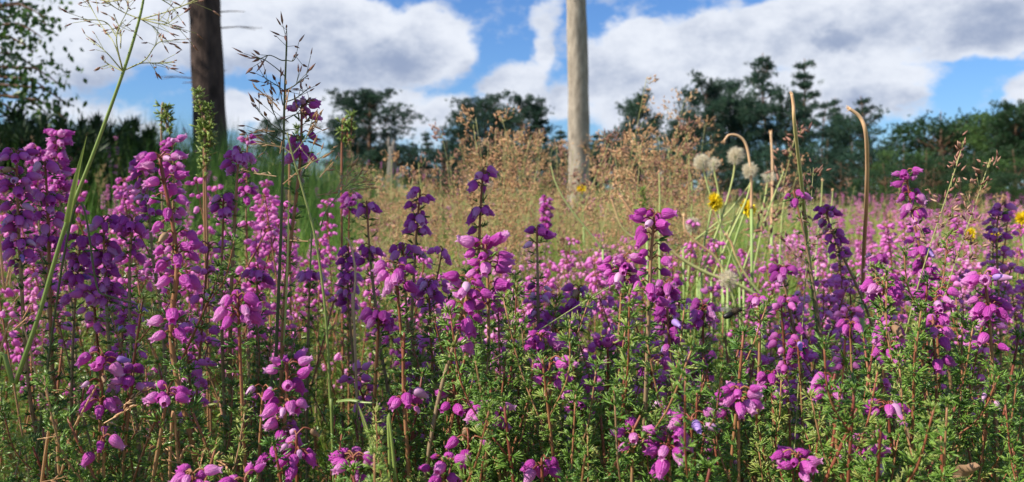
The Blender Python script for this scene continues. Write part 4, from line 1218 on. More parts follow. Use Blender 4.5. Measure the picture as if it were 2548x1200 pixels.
for px, py, D, v in HAND_SHOOTS + [((950 + 1650 * RNG.random()) if i % 6 else 900 * RNG.random(), 850 + 330 * RNG.random() ** .8, .31 + .14 * RNG.random(), int(RNG.integers(0, 8))) for i in range(48)]:
    D = max(D, .295) + (.05 if 150 < px < 620 else 0)
    T = P(px, py, D)
    r = empty('heather_shoot', (0, 0, 0))
    tilt = Euler((RNG.normal(0, .05), RNG.normal(0, .10), RNG.random() * 6.28))
    sc = .9 + .25 * RNG.random()
    r.rotation_euler = tilt; r.scale = (sc, sc, sc)
    r.location = Vector(T) - tilt.to_matrix() @ (Vector((0, 0, .5)) * sc)
    obj('stem', SHOOT[v][0], r); obj('foliage', SHOOT[v][1], r)
    shoots.append((r, px, py, D, v))


def shoot_phrase(it):
    _, px, py, D, v = it
    h = 'high' if py < 860 else ('middling' if py < 1000 else 'low')
    return f'{h} {"single" if v == 0 else "branching"} green shoot'


label_pending(shoots, 'heather shoot', 'flowerless green heather shoots', shoot_phrase)

# pale green upright ling shoots -----------------------------------------
for tip, low, D, lab in [((492, 226), (512, 450), .62, 'pale green ling spike against the dark trunk'), ((520, 262), (508, 480), .62, 'second ling spike leaning out beside the first against the dark trunk'), ((418, 266), (402, 400), .66, 'faint pale ling spike against blue sky, left of the dark trunk'),
                         ((876, 284), (850, 440), .66, 'pale green ling spike against the broad rounded pine'), ((742, 318), (720, 470), .7, 'short pale ling spike behind the wiry dark grass'), ((1600, 470), (1592, 600), .9, 'pale green ling spike in the tan grass')]:
    T, Lw = P(*tip, D), P(*low, D)
    pts = [np.array([Lw[0], Lw[1], 0]), Lw, Lw * .45 + T * .55 + np.array([.002, 0, 0]), T]
    base = pts[0]; path = Path([p - base for p in pts], 40)
    gs, gf = G(), G()
    gs.tube(path.p, np.linspace(.0011, .0004, 40), 5, 0, .7)
    ln = np.linalg.norm(T - Lw)
    leaves_on(gf, path, .0, ln * .25, .0022, 3, .0036, LEAF, .9, .0005, .0010, .3, 10, 3)
    leaves_on(gf, path, ln * .25, ln * 1.3, .0055, 4, .0046, LEAF, .6, .0006, .0013, .4, 0, 3)
    r = tag(empty('ling_spike', tuple(base)), lab, 'ling', 'pale ling spikes')
    obj('stem', gs.build('stem', ['stem']), r); obj('foliage', gf.build('foliage', ['leaf_tip']), r)

# undergrowth: leafy stems that fill the heather below its flowers (nobody could count them)
LOWV = []
for i in range(6):
    keep = RNG; RNG = np.random.default_rng(400 + i)
    a = RNG.normal(0, .03, 2)
    path = Path([(0, 0, 0), (a[0] * .4, a[1] * .4, .16), (a[0] * 1.5, a[1] * 1.5, .32)], 14)
    gs, gf, _ = sprig_meshes(path, [], .001, 1.0, 1, .006, .004, .0007, i % 4, .22, .1 * (i % 3), .0066)
    G_ = G(); s_ = gs.packed(); G_.raw(s_[0][0], s_[1][0], s_[2][0], 0, s_[4][0]); s_ = gf.packed(); G_.raw(s_[0][0], s_[1][0], s_[2][0], 1, s_[4][0])
    LOWV.append(G_.packed())
    RNG = keep


def yaw_mat(pos, sc, tilt=.12):
    e = Euler((RNG.normal(0, tilt), RNG.normal(0, tilt), RNG.random() * 6.28)).to_matrix()
    m = np.eye(4); m[:3, :3] = np.array(e) * sc; m[:3, 3] = pos
    return m


def in_wedge(D0, D1, pad=.06):
    y = math.sqrt(D0 * D0 + (D1 * D1 - D0 * D0) * RNG.random())
    x = (RNG.random() * 2 - 1) * (.60 * y + pad)
    return x, y


def grass_gap(x, y):
    """how grassy (1) or heathery (0) a spot is: the tan grass opening in the middle of the picture"""
    px = x / y * F_PX + CX
    c = float(np.exp(-((px - 1130) / 210.0) ** 2) * sstep(.62, .8, y)) + .55 * float(np.exp(-((px - 1780) / 260.0) ** 2) * sstep(.65, .9, y))
    c += float(sstep(1.6, 3.2, y)) * .75 * float(sstep(2150, 1800, px))
    c += .22 * float(sstep(1.8, 4.0, y)) * float(sstep(1900, 2200, px))
    return min(1, c)


gU = G()
for i in range(1500):
    x, y = in_wedge(.30, 1.5)
    if RNG.random() < grass_gap(x, y) * .9: continue
    gU.merge(LOWV[int(RNG.integers(0, 6))], yaw_mat((x, y, float(height(x, y))), .8 + .4 * RNG.random() - .1 * sstep(.6, .3, y)), None, RNG.normal(0, .12))
tag(obj('heather_undergrowth', gU.build('heather_undergrowth', ['stem', 'leaf'])), 'dense green leafy heather stems below the flowers', kind='stuff')

# the far heather, past the three hundred sprigs that show
CARV = []
for i, (wh, f0, sd) in enumerate(VAR_SPEC):
    gs, gf, cl = packed_sprig(wh, f0, .40, 1, 0, 500 + i, .0054, BELL_LO if i % 2 else BELL_XLO, .9)
    g = G(); s_ = gs.packed(); g.raw(s_[0][0], s_[1][0], s_[2][0], 0, s_[4][0]); s_ = gf.packed(); g.raw(s_[0][0], s_[1][0], s_[2][0], 1, s_[4][0])
    for c in cl:
        s_ = c.packed(); g.raw(s_[0][0], s_[1][0], s_[2][0], np.where(s_[3][0] == 1, 2, 0), s_[4][0])
    CARV.append(g.packed())
gC = G()
for D0, D1, n, sc in ((.62, 1.0, 190, 1.0), (.95, 2.2, 800, 1.0), (2.2, 5.0, 950, 1.1), (5.0, 14.0, 1000, 1.4)):
    for i in range(n):
        x, y = in_wedge(D0, D1)
        if RNG.random() < grass_gap(x, y) * .78: continue
        pn = math.sin(x * 3.1 + 1.3 * math.sin(y * 1.9)) + math.sin(y * 2.3 + x * 1.1)
        if y > 1.05 and pn < (.3 if x / y * F_PX + CX < 1850 else -.5) and RNG.random() < .8: continue
        h = float(height(x, y))
        s_ = sc * (.8 + .3 * RNG.random())
        gC.merge(CARV[int(RNG.integers(0, 9))], yaw_mat((x, y, h - .40 * (s_ - min(s_, 1.0))), s_, .14), None, RNG.normal(0, .16) + .12 * math.sin(x * 1.7 + y))
tag(obj('heather_carpet', gC.build('heather_carpet', ['stem', 'leaf', 'petal_far'])), 'blurred pink heather carpet stretching across the far heath', kind='stuff')

# ------------------------------------------------------------------ grasses


def blade_pts(g, pts, w, mat=0, tint=.5, fold=.25):
    """a grass blade: a folded strip that tapers to its tip"""
    p = spline(pts, 10); t = unit(np.gradient(p, axis=0))
    a, b = perp(t)
    ww = w * np.interp(np.linspace(0, 1, 10), [0, .15, .6, 1], [.7, 1, .8, .05])
    th = RNG.random() * 6.28 if fold != 0 else 0
    side = np.cos(th) * a + np.sin(th) * b; nrm = np.cross(t, side)
    V = np.concatenate([p - side * ww[:, None] / 2 + nrm * ww[:, None] * fold, p, p + side * ww[:, None] / 2 + nrm * ww[:, None] * fold])
    F = []
    for i in range(9):
        F += [(i, 10 + i, 11 + i, i + 1), (10 + i, 20 + i, 21 + i, 11 + i)]
    tp = Tpl(V, F)
    g.inst(tp, np.eye(4)[None], mat, tint)


def make_panicle(seed, H=.5, head=.13, nn=7, spread=.05, spk=.0032, dens=1.0):
    """fine bent grass: culm, whorled hair-thin branches, tiny spikelets  (0 culm, 1 spikelet)"""
    rs = np.random.default_rng(seed)
    g, gh = G(), G()
    a = rs.normal(0, .02, 2)
    path = Path([(0, 0, 0), (a[0] * .3, a[1] * .3, H * .5), (a[0], a[1], H * .8), (a[0] * 2, a[1] * 2, H)], 24)
    g.tube(path.p, np.linspace(.0009, .0003, 24), 4, 0, np.linspace(.35, .8, 24))
    pos, dr = [], []
    for i in range(nn):
        f = i / (nn - 1.0)
        d = head * (1 - f) + .004
        p0, t = path.at(np.array([d])); p0 = p0[0]; t = t[0]
        for k in range(int(rs.integers(2, 5))):
            th = rs.random() * 6.28
            ln = spread * (1 - f * .75) * (.5 + .7 * rs.random())
            v = unit(np.array([math.cos(th), math.sin(th), .7 + .6 * rs.random()]))
            e = p0 + v * ln
            br = spline([p0, p0 + v * ln * .5 + np.array([0, 0, -.004]), e], 5)
            gh.tube(br, .00022, 3, 0, .7, False)
            for q in range(max(2, int(dens * (3 + 6 * rs.random())))):
                u = .35 + .65 * rs.random()
                c = br[min(4, int(u * 4 + .5))]
                off = unit(rs.normal(0, 1, 3) + v) * .008 * rs.random()
                pos.append(c + off); dr.append(unit(v + rs.normal(0, .5, 3)))
    pos = np.array(pos); dr = np.array(dr)
    gh.inst(SPIKE, frames(pos, dr, spk * (.7 + .6 * rs.random(len(pos))), None, spk * .36), 1, .5 + rs.normal(0, .15, len(pos)))
    return g, gh


def hero_grass(name, culm, D, r0, r1, branches, spikes, blades, label, cmat, smat, spk=.0045, tints=(.3, .6), btint=.5):
    """culm: px path from the bottom; branches: list of px paths; spikes: (px,py,angle deg,len px) ; blades: (px path, width px)"""
    k = D / F_PX
    base = P(*culm[0], D)
    if base[2] > .02:
        d = unit(P(*culm[0], D) - P(*culm[1], D))
        gpt = np.array([base[0] + d[0] * .08, base[1] + .02, 0.0])
        pts = [gpt] + [P(x, y, D) for x, y in culm]
    else:
        pts = [P(x, y, D) for x, y in culm]
    o = pts[0]
    root = tag(empty(name, tuple(o)), label, 'grass', 'tall grasses among the heather')
    path = Path([p - o for p in pts], 60)
    g = G(); g.tube(path.p, np.linspace(r0, r1, 60), 7, 0, np.linspace(tints[0], tints[1], 60))
    obj('culm', g.build('culm', [cmat]), root)
    for br in branches:
        g = G()
        pp = [P(x, y, D + RNG.normal(0, .008) * (i > 0)) - o for i, (x, y) in enumerate(br)]
        bp = spline(pp, 8 * (len(pp) - 1))
        g.tube(bp, np.linspace(.00022, .00013, len(bp)) * (D / .3), 4, 0, btint, False)
        # short twigs with spikelets along the outer half
        n = max(2, int(np.sum(np.linalg.norm(np.diff(bp, axis=0), axis=1)) / k / 25))
        pos, dr = [], []
        dv = unit(bp[-1] - bp[-3])
        pos.append(bp[-1]); dr.append(dv)
        for j in range(n):
            i0 = int(RNG.integers(len(bp) // 3, len(bp) - 1))
            t = unit(bp[min(i0 + 1, len(bp) - 1)] - bp[i0 - 1])
            v = unit(t + RNG.normal(0, .45, 3))
            e = bp[i0] + v * (.002 + .006 * RNG.random()) * D / .3
            g.tube([bp[i0], (bp[i0] + e) / 2, e], .00010 * D / .3, 3, 0, btint, False)
            pos.append(e); dr.append(unit(v + RNG.normal(0, .2, 3)))
        L_ = spk * (D / .3) * (.7 + .5 * RNG.random(len(pos)))
        g.inst(SPIKE, frames(pos, dr, L_, None, L_ * .22), 1, .4 + RNG.normal(0, .15, len(pos)))
        obj('panicle_branch', g.build('panicle_branch', [cmat, smat]), root)
    for x, y, ang, ln in spikes:
        g = G()
        c = P(x, y, D + RNG.normal(0, .004)) - o
        ax = np.array([math.cos(math.radians(ang)), 0, math.sin(math.radians(ang))])
        n = max(4, int(ln / 8))
        u = np.linspace(-.5, .5, n)
        pos = c + ax * (u * ln * k)[:, None] + RNG.normal(0, .0006, (n, 3)); dr = unit(ax + RNG.normal(0, .28, (n, 3)))
        g.inst(SPIKE, frames(pos, dr, ln * k * .38 * (.8 + .5 * RNG.random(n)), None, ln * k * .085), 0, .6 + RNG.normal(0, .15, n))
        g.tube([c - ax * ln * k * .8, c, c + ax * ln * k * .4], .00025, 3, 0, .6, False)
        obj('spikelet_tuft', g.build('spikelet_tuft', ['straw']), root)
    for pp, w in blades:
        g = G(); blade_pts(g, [P(x, y, D - .003 * i) - o for i, (x, y) in enumerate(pp)], w * k, 0, .5 + RNG.normal(0, .1))
        obj('blade', g.build('blade', ['blade']), root)
    return root


hero_grass('meadow_grass', [(-15, 1130), (40, 950), (95, 790), (163, 562), (235, 375), (308, 175), (346, 50), (362, -30), (380, -120)],   .30, .0010, .00028,
           [[(306, 178), (285, 110), (250, 60), (222, 12)], [(306, 178), (262, 128), (222, 100)], [(306, 178), (290, 90), (318, 20), (300, -20)], [(306, 178), (270, 160), (262, 155)], [(308, 176), (360, 150), (392, 108), (430, 100)],
            [(308, 176), (350, 158), (400, 158), (430, 155)], [(350, 48), (310, 32), (275, 12), (250, -5)], [(350, 48), (420, 28), (478, 4), (500, -10)], [(350, 48), (400, 52), (452, 75)], [(350, 48), (385, 70), (400, 95)],
            [(350, 48), (410, 60), (440, 40)], [(362, -30), (300, 0), (250, 0), (215, -20)], [(290, 92), (262, 55), (200, 48)], [(360, -25), (420, 10), (440, 30)], [(300, 120), (300, 80), (285, 40)]], [],
           [([(163, 564), (172, 520), (190, 440), (216, 338)], 15)], 'tall green grass stem with an open feathery panicle, crossing the gorse', 'culm', 'spikelet', .0034, (.25, .5), .75)
hero_grass('meadow_grass', [(676, 1240), (688, 860), (697, 640), (704, 420), (708, 250), (712, 140), (713, 90)], .355, .0009, .00025,
           [[(713, 140), (714, 105), (713, 70)], [(712, 150), (700, 150), (672, 138), (650, 145)], [(712, 150), (728, 152), (738, 140)], [(711, 192), (690, 172), (660, 150), (648, 146)], [(709, 228), (692, 215), (668, 200), (656, 192)],
            [(709, 225), (730, 215), (752, 198), (764, 190)], [(708, 255), (735, 245), (758, 228), (770, 218)], [(706, 330), (680, 312), (650, 285), (636, 266)], [(705, 335), (690, 300), (672, 262)], [(704, 325), (740, 320), (760, 305)],
            [(706, 300), (735, 285), (752, 280)], [(703, 350), (660, 330), (630, 332)], [(704, 262), (698, 230), (695, 210)], [(703, 330), (745, 342), (775, 345)]], [],
           [([(704, 860), (712, 700), (716, 560), (720, 440)], 10)], 'wiry dark grass panicle standing beside the tallest heather spike', 'culm_dark', 'spikelet', .0042, (.2, .4), .3)
hero_grass('meadow_grass', [(832, 1230), (822, 1000), (810, 780), (786, 600), (752, 470), (726, 380), (715, 330)], .34, .0007, .0003,
           [[(728, 385), (700, 365), (655, 355)], [(728, 385), (760, 345), (785, 300)], [(740, 425), (775, 405), (820, 380)]],
           [(658, 236, 140, 52), (676, 250, 130, 40), (716, 240, 80, 42), (784, 302, 60, 48), (652, 326, 178, 40), (664, 360, 170, 44), (775, 402, 50, 30), (818, 416, 48, 44), (650, 434, 172, 46), (726, 440, 40, 36), (700, 362, 80, 26), (742, 600, 178, 30)],
           [([(836, 998), (870, 994), (905, 1000), (942, 1003)], 9)], 'wiry pale grass stem with tan tufts at its top and one short flat blade', 'culm', 'straw', .004, (.35, .8), .7)
hero_grass('meadow_grass', [(990, 1260), (968, 1195), (930, 1110), (905, 1040), (893, 1012)], .272, .0006, .0002, [], [], [([(992, 1260), (962, 1180), (918, 1085), (890, 1003)], 26)], 'broad bright green grass blade slanting up from the bottom edge', 'culm', 'straw')
hero_grass('meadow_grass', [(1130, 960), (1220, 900), (1330, 830), (1440, 760), (1560, 690)], .38, .0005, .0002, [[(1440, 760), (1500, 720), (1560, 700)]], [], [], 'thin grass stem slanting across below the spike of hanging buds', 'culm', 'spikelet', .003, (.4, .7))
hero_grass('meadow_grass', [(885, 905), (878, 800), (884, 680), (872, 610), (860, 590)], .42, .0007, .0004, [], [], [], 'curled dry pale grass stem by the leaning shaded column', 'straw', 'straw', .003, (.7, .9))
for i, (x, y, a) in enumerate([(872, 428, 35), (898, 436, 30), (890, 450, 15), (912, 462, 5), (862, 440, 80), (905, 446, 25), (845, 462, 60)]):
    pass
hero_grass('meadow_grass', [(770, 760), (800, 560), (838, 490), (876, 450), (900, 430)], .46, .0005, .0003, [[(850, 478), (880, 462), (920, 466)], [(840, 490), (850, 450), (850, 432)]],
           [(872, 428, 35, 36), (898, 434, 30, 40), (888, 450, 20, 34), (914, 452, 12, 34), (864, 442, 80, 30), (905, 470, 5, 34), (846, 456, 60, 26), (835, 478, 10, 60)], [], 'pale dry grass spray of plump tan spikelets near the grey stump', 'culm', 'straw', .004, (.4, .7))
# dry tan grass low on the left, near the lens
for culm, br, sp, lab in [([(-10, 820), (12, 720), (24, 670)], [], [(22, 680, 80, 40), (40, 745, 50, 30), (70, 770, 60, 34), (58, 800, 40, 40)], 'dry tan grass tuft at the left picture edge'),
                          ([(420, 1240), (445, 1150), (470, 1110), (520, 1130)], [[(445, 1150), (415, 1110), (405, 1095)], [(460, 1120), (520, 1140), (548, 1150)]], [(418, 1108, 120, 34), (432, 1150, 170, 40), (505, 1135, 75, 46), (540, 1165, 60, 44), (455, 1180, 165, 40), (540, 1130, 45, 24)], 'tan grass flowers lying across the bottom near the cut pink tips'),
                          ([(100, 1230), (150, 1180), (175, 1085), (240, 960)], [], [(140, 1085, 10, 60), (150, 1190, 12, 60), (335, 990, 35, 60), (300, 1030, 30, 60), (150, 970, 5, 40), (330, 1050, 100, 40)], 'blurred brown dry grass heads in the dark lower left undergrowth')]:
    hero_grass('dry_grass', culm, .30, .0006, .0003, br, sp, [], lab, 'straw', 'straw', .004, (.4, .6))
hero_grass('dry_grass', [(-20, 965), (120, 1005), (250, 1045), (400, 1090)], .34, .0004, .0003, [], [], [], 'straight dead straw lying across the dark lower left heather', 'straw', 'straw', .003, (.6, .8))
hero_grass('dry_grass', [(150, 690), (250, 730), (330, 755), (400, 775)], .36, .0005, .0003, [], [], [], 'dark thin stalk slanting across the shaded heather patch', 'culm_dark', 'straw', .003, (.3, .5))

# brown panicles by the bent stalk, and the rusty bent grass behind
PAN = []
for i in range(6):
    a, h = make_panicle(600 + i, .5, .15 + .02 * (i % 3), 8, .052 + .008 * (i % 2), .0044, 2.0)
    PAN.append((a.build('culm', ['culm']), h.build('panicle', ['culm', ['straw', 'spikelet', 'straw'][i % 3]])))
PAN_BIG = []
for i in range(2):
    a, h = make_panicle(650 + i, .76, .07, 6, .018, .0058, .7)
    PAN_BIG.append((a.build('culm', ['culm']), h.build('panicle', ['culm', 'spikelet'])))
pans = []


def add_pan(px, py, D, v, store=True, label=None, big=False):
    T = P(px, py, D)
    r = empty('bent_grass', (0, 0, 0))
    tilt = Euler((RNG.normal(0, .08), RNG.normal(0, .10), RNG.random() * 6.28))
    if big: tilt = Euler((.02, .03, px * .1))
    z0 = float(height(T[0], T[1]))
    sc = max(.6, min(1.5, (T[2] - z0) / .5 + .05))
    if big: sc = D / .62
    r.rotation_euler = tilt; r.scale = (sc, sc, sc)
    r.location = Vector(T) - tilt.to_matrix() @ (Vector((0, 0, .76 if big else .5)) * sc)
    lib = PAN_BIG if big else PAN
    obj('culm', lib[v][0], r); obj('panicle', lib[v][1], r)
    if label: tag(r, label, 'grass', 'bent grass panicles')
    else: pans.append((r, px, py, D, v))


add_pan(2126, 352, .41, 0, label='brown spikelet grass head beside the bent tan stalk, upright', big=True)
add_pan(2192, 392, .415, 1, label='brown spikelet grass head just past the bent tan stalk', big=True)
add_pan(2012, 412, .40, 0, label='brown spikelet grass head beside the straight tan stalk', big=True)
add_pan(1745, 325, .9, 1, label='brown spikelet grass head rising above the seed heads', big=True)
PANXY = [(1165, 325), (1205, 345), (1320, 325), (1290, 350), (1345, 345), (1375, 310), (1240, 375), (1150, 385), (1520, 330), (1560, 350), (1600, 320), (1640, 330), (1665, 340), (1690, 360), (1580, 375), (1625, 370), (1540, 395), (1730, 310), (1745, 340), (1710, 380), (1590, 195), (1635, 245),
         (955, 350), (960, 400), (1000, 440), (1060, 400), (1100, 420), (1485, 420), (1500, 395), (1460, 440), (1215, 290), (1260, 330), (1780, 380), (1910, 400)]
for i, (x, y) in enumerate(PANXY):
    add_pan(x, y, [1.05, 1.3, 1.6, 1.2, .95][i % 5], i % 6)
for i in range(66):
    px = 930 + 830 * RNG.random() if i % 5 else 850 + 1700 * RNG.random()
    c = np.interp(px, [850, 930, 1090, 1180, 1300, 1420, 1560, 1700, 1850, 2548], [480, 440, 425, 345, 315, 350, 330, 350, 430, 500])
    add_pan(px, c + 60 * RNG.random() ** 1.3, 1.0 + 1.6 * RNG.random() ** 1.3, int(RNG.integers(0, 6)))


def pan_phrase(it):
    _, px, py, D, v = it
    return f'{["tan", "reddish brown", "tan"][v % 3]} {"tall" if py < 345 else ("middling" if py < 420 else "short")} feathery bent grass'


ZONES2 = [(800, 960, 'by the grey stump'), (960, 1080, 'behind the five whorled dark spike'), (1080, 1190, 'left of the solitary dark spike'), (1190, 1280, 'behind the solitary dark spike'), (1280, 1400, 'just left of the pale trunk'), (1400, 1480, 'in front of the pale trunk'),
          (1480, 1560, 'just right of the pale trunk'), (1560, 1650, 'behind the wide spread pink top'), (1650, 1760, 'beside the seed heads'), (1760, 2000, 'behind the seed heads'), (2000, 2700, 'near the dark wood')]
_z = ZONES; ZONES = ZONES2
label_pending(pans, 'grass', 'bent grass panicles', pan_phrase)
ZONES = _z

# the mass of grass on the heath: blades and finer panicles nobody could count
gGr = G()
def blades_batch(n, D0, D1, keep_fn, h0, h1, mat, w, lean=.28, tint=.34):
    xs, ys = [], []
    while len(xs) < n:
        x, y = in_wedge(D0, D1, .05)
        if RNG.random() < keep_fn(x, y): xs.append(x); ys.append(y)
    xs = np.array(xs); ys = np.array(ys); z = height(xs, ys)
    hh = h0 + (h1 - h0) * RNG.random(n)
    d = unit(np.stack([RNG.normal(0, lean, n), RNG.normal(0, lean, n), np.ones(n)], 1))
    gGr.inst(CURVED, frames(np.stack([xs, ys, z], 1), d, hh, None, w * (.7 + .6 * RNG.random(n))), mat, tint + RNG.normal(0, .2, n) + .16 * np.sin(xs * 2.3 + np.sin(ys * 1.3)) * np.cos(ys * 1.9 + xs))


_u = np.linspace(0, 1, 6)
CV = []
for f in _u: CV += [(-.5 * (1 - f ** 1.6), .0 + 22 * f * f * 1.0, f), (.5 * (1 - f ** 1.6), .0 + 22 * f * f, f)]
CURVED = Tpl(CV, [(2 * i, 2 * i + 1, 2 * i + 3, 2 * i + 2) for i in range(5)])
blades_batch(8500, .72, 2.2, lambda x, y: grass_gap(x, y) + .06, .22, .44, 0, .0022)
blades_batch(8000, 2.0, 6.5, lambda x, y: grass_gap(x, y) * .8 + .15, .16, .36, 0, .0035)
blades_batch(7000, 3.2, 7.5, lambda x, y: 1.0 if x < -.12 * y - .1 else .05, .25, .55, 1, .005)
blades_batch(4000, 6.0, 14, lambda x, y: .6, .18, .38, 0, .008, .28, .68)
blades_batch(2300, .72, 1.35, lambda x, y: 1.0 if 1420 < x / y * F_PX + CX < 2080 else 0.0, .30, .46, 0, .0022, .42, .42)
blades_batch(4200, .74, 1.9, lambda x, y: 1.0 if 1020 < x / y * F_PX + CX < 1560 else 0.0, .22, .40, 0, .0026, .30, .26)
PANP = []
for i in range(5):
    a, h = make_panicle(700 + i, .5, .15, 7, .06, .0056, 1.3)
    g = G(); s_ = a.packed(); g.raw(s_[0][0], s_[1][0], s_[2][0], 2, s_[4][0]); s_ = h.packed(); g.raw(s_[0][0], s_[1][0], s_[2][0], np.where(s_[3][0] == 1, 3, 2), s_[4][0] + .1 * (i - 2))
    PANP.append(g.packed())
n = 0
while n < 430:
    x, y = in_wedge(1.2, 4.5)
    px = x / y * F_PX + CX
    if px < 900 and RNG.random() > .06: continue
    if px > 1800 and RNG.random() > .12: continue
    gGr.merge(PANP[n % 5], yaw_mat((x, y, float(height(x, y))), (.62 + .36 * RNG.random()), .14), None, RNG.normal(0, .1))
    n += 1
tag(obj('heath_grass', gGr.build('heath_grass', ['grass', 'grass_green', 'culm', 'straw'])), 'mixed green and tan heath grass between the heather', kind='stuff')

# ------------------------------------------------------------------ cat's-ear: stalks, yellow flowers, seed heads


def px_tube(g, pts, D, r0, r1, o, mat=0, t0=.2, t1=.4, n=30, sides=7):
    p = spline([P(q[0], q[1], q[2] if len(q) > 2 else D) - o for q in pts], n)
    g.tube(p, np.linspace(r0, r1, n), sides, mat, np.linspace(t0, t1, n))
    return p


def foot(pts, D):
    p = P(pts[0][0], pts[0][1], pts[0][2] if len(pts[0]) > 2 else D)
    return np.array([p[0], p[1], float(height(p[0], p[1]))])


def with_foot(g, o, first, r):
    g.tube(spline([np.zeros(3), (first) * .5 + np.array([.004, 0, 0]), first], 8), r, 6, 0, .1)


def seed_head(pts, D, R, label, worn=0.0, name='seed_head_flower'):
    k = D / F_PX; o = foot(pts, D)
    root = tag(empty(name, tuple(o)), label, 'wildflower', 'seed heads of the yellow wildflowers')
    g = G(); p = px_tube(g, pts, D, .0011, .0008, o, 0, .25, .5); with_foot(g, o, p[0], .0011)
    obj('stalk', g.build('stalk', ['tanstalk']), root)
    c = p[-1]; t = unit(p[-1] - p[-3])
    g = G(); g.inst(SPIKE, frames([c - t * R * .55], [t], R * .9, None, R * .5), 0, .3)
    obj('bracts', g.build('bracts', ['culm']), root)
    g = G(); n = int(190 * (1 - worn))
    v = unit(RNG.normal(0, 1, (n, 3)) + t * (.35 if worn < .3 else .1))
    rr = R * k / k
    pos = np.tile(c, (n, 1))
    for sgn in (0,):
        # a parasol of hairs at the end of each ray
        e = pos + v * (R * (.62 + .42 * RNG.random(n)))[:, None]
        hv = unit(np.repeat(v, 7, 0) * .55 + RNG.normal(0, .5, (n * 7, 3)))
        g.inst(DIA, frames(np.repeat(e - v * R * .3, 7, 0), hv, R * .5, None, R * .035), 0, .5 + RNG.normal(0, .15, n * 7))
        g.inst(DIA, frames(pos, v, R * .8, None, R * .03), 0, .4)
    obj('pappus', g.build('pappus', ['pappus']), root)


def yellow_flower(pts, D, R, label, tilt):
    o = foot(pts, D)
    root = tag(empty('yellow_flower', tuple(o)), label, 'wildflower', 'yellow wildflowers')
    g = G(); p = px_tube(g, pts, D, .0011, .0009, o, 0, .1, .25); with_foot(g, o, p[0], .0012)
    obj('stalk', g.build('stalk', ['tanstalk']), root)
    c = p[-1]; t = unit(p[-1] - p[-3] + np.array(tilt))
    g = G(); g.inst(SPIKE, frames([c - t * R * .7], [t], R * 1.1, None, R * .55), 0, .2)
    obj('bracts', g.build('bracts', ['culm']), root)
    g = G(); n = 110
    a, b = perp(t)
    th = RNG.random(n) * 6.28; f = np.sqrt((np.arange(n) + .5) / n)
    v = unit((np.cos(th)[:, None] * a + np.sin(th)[:, None] * b) * f[:, None] + t * (1.05 - .75 * f)[:, None])
    L_ = R * (.55 + .45 * f)
    g.inst(FLAT, frames(np.tile(c, (n, 1)), v, L_, None, R * .26), 0, .5 + RNG.normal(0, .15, n))
    obj('petal_disc', g.build('petal_disc', ['yellow']), root)


seed_head([(1850, 700), (1805, 600), (1772, 500), (1752, 430), (1746, 404)], .85, .0085, 'half open cream seed head, squat, leftmost of the seed head clump')
seed_head([(1745, 680), (1790, 560), (1822, 450), (1830, 388)], .85, .0090, 'round fluffy white seed head, highest of the clump')
seed_head([(1770, 700), (1815, 590), (1856, 500), (1868, 450), (1866, 426)], .82, .0082, 'white seed head facing the viewer, below the round fluffy one', .2)
seed_head([(1796, 640), (1790, 500), (1778, 430), (1776, 408)], .88, .0078, 'ragged tan seed head between the squat and round ones', .6)
seed_head([(1840, 700), (1880, 580), (1902, 500), (1908, 465), (1912, 440)], .88, .0080, 'shredded pale seed head beside the clump, nearest the straight tan stalk', .7)
seed_head([(1712, 700), (1718, 620), (1722, 580), (1722, 562)], .85, .0085, 'cream seed head low under the yellow flowers')
seed_head([(1850, 830), (1830, 760), (1815, 710), (1812, 696)], .785, .0095, 'blurred white seed puff where the bent stalks cross', .35)
yellow_flower([(1735, 690), (1758, 580), (1774, 505)], .85, .0112, 'yellow flower below the seed head clump, the higher of two', (.2, -.5, .2))
yellow_flower([(1800, 700), (1832, 590), (1856, 522)], .85, .0118, 'wider yellow flower below the seed head clump, the lower of two', (.25, -.4, .2))
yellow_flower([(1452, 560), (1450, 510), (1447, 472)], 1.5, .011, 'small yellow flower at the foot of the pale trunk', (0, -.5, .2))
yellow_flower([(2420, 680), (2415, 620), (2410, 584)], 1.1, .011, 'yellow flower low among pink heather before the wood', (.1, -.5, .1))
yellow_flower([(2552, 660), (2546, 600), (2542, 546)], .95, .011, 'yellow flower cut by the picture edge', (-.1, -.5, .1))
yellow_flower([(2470, 680), (2470, 640), (2472, 590)], 1.0, .0095, 'small yellow flower behind the dark tipped heather', (-.1, -.5, .1))


def stalk(pts, D, r0, r1, label, t0, t1, tipkind=None, name='bent_stalk'):
    o = foot(pts, D)
    root = tag(empty(name, tuple(o)), label, 'stalk', 'bare wildflower stalks')
    g = G(); p = px_tube(g, pts, D, r0, r1, o, 0, t0, t1, 44); with_foot(g, o, p[0], r0)
    obj('stalk', g.build('stalk', ['tanstalk']), root)
    t = unit(p[-1] - p[-3])
    g = G()
    n = 9
    g.inst(SPIKE, frames(np.tile(p[-1] - t * .001, (n, 1)), unit(t + RNG.normal(0, .35, (n, 3))), (.0035 if tipkind else .0022) * D / .6 * (.7 + .6 * RNG.random(n)), None, .0008 * D / .6), 0, .7)
    obj('withered_tip', g.build('withered_tip', ['straw' if tipkind != 'dark' else 'spikelet']), root)


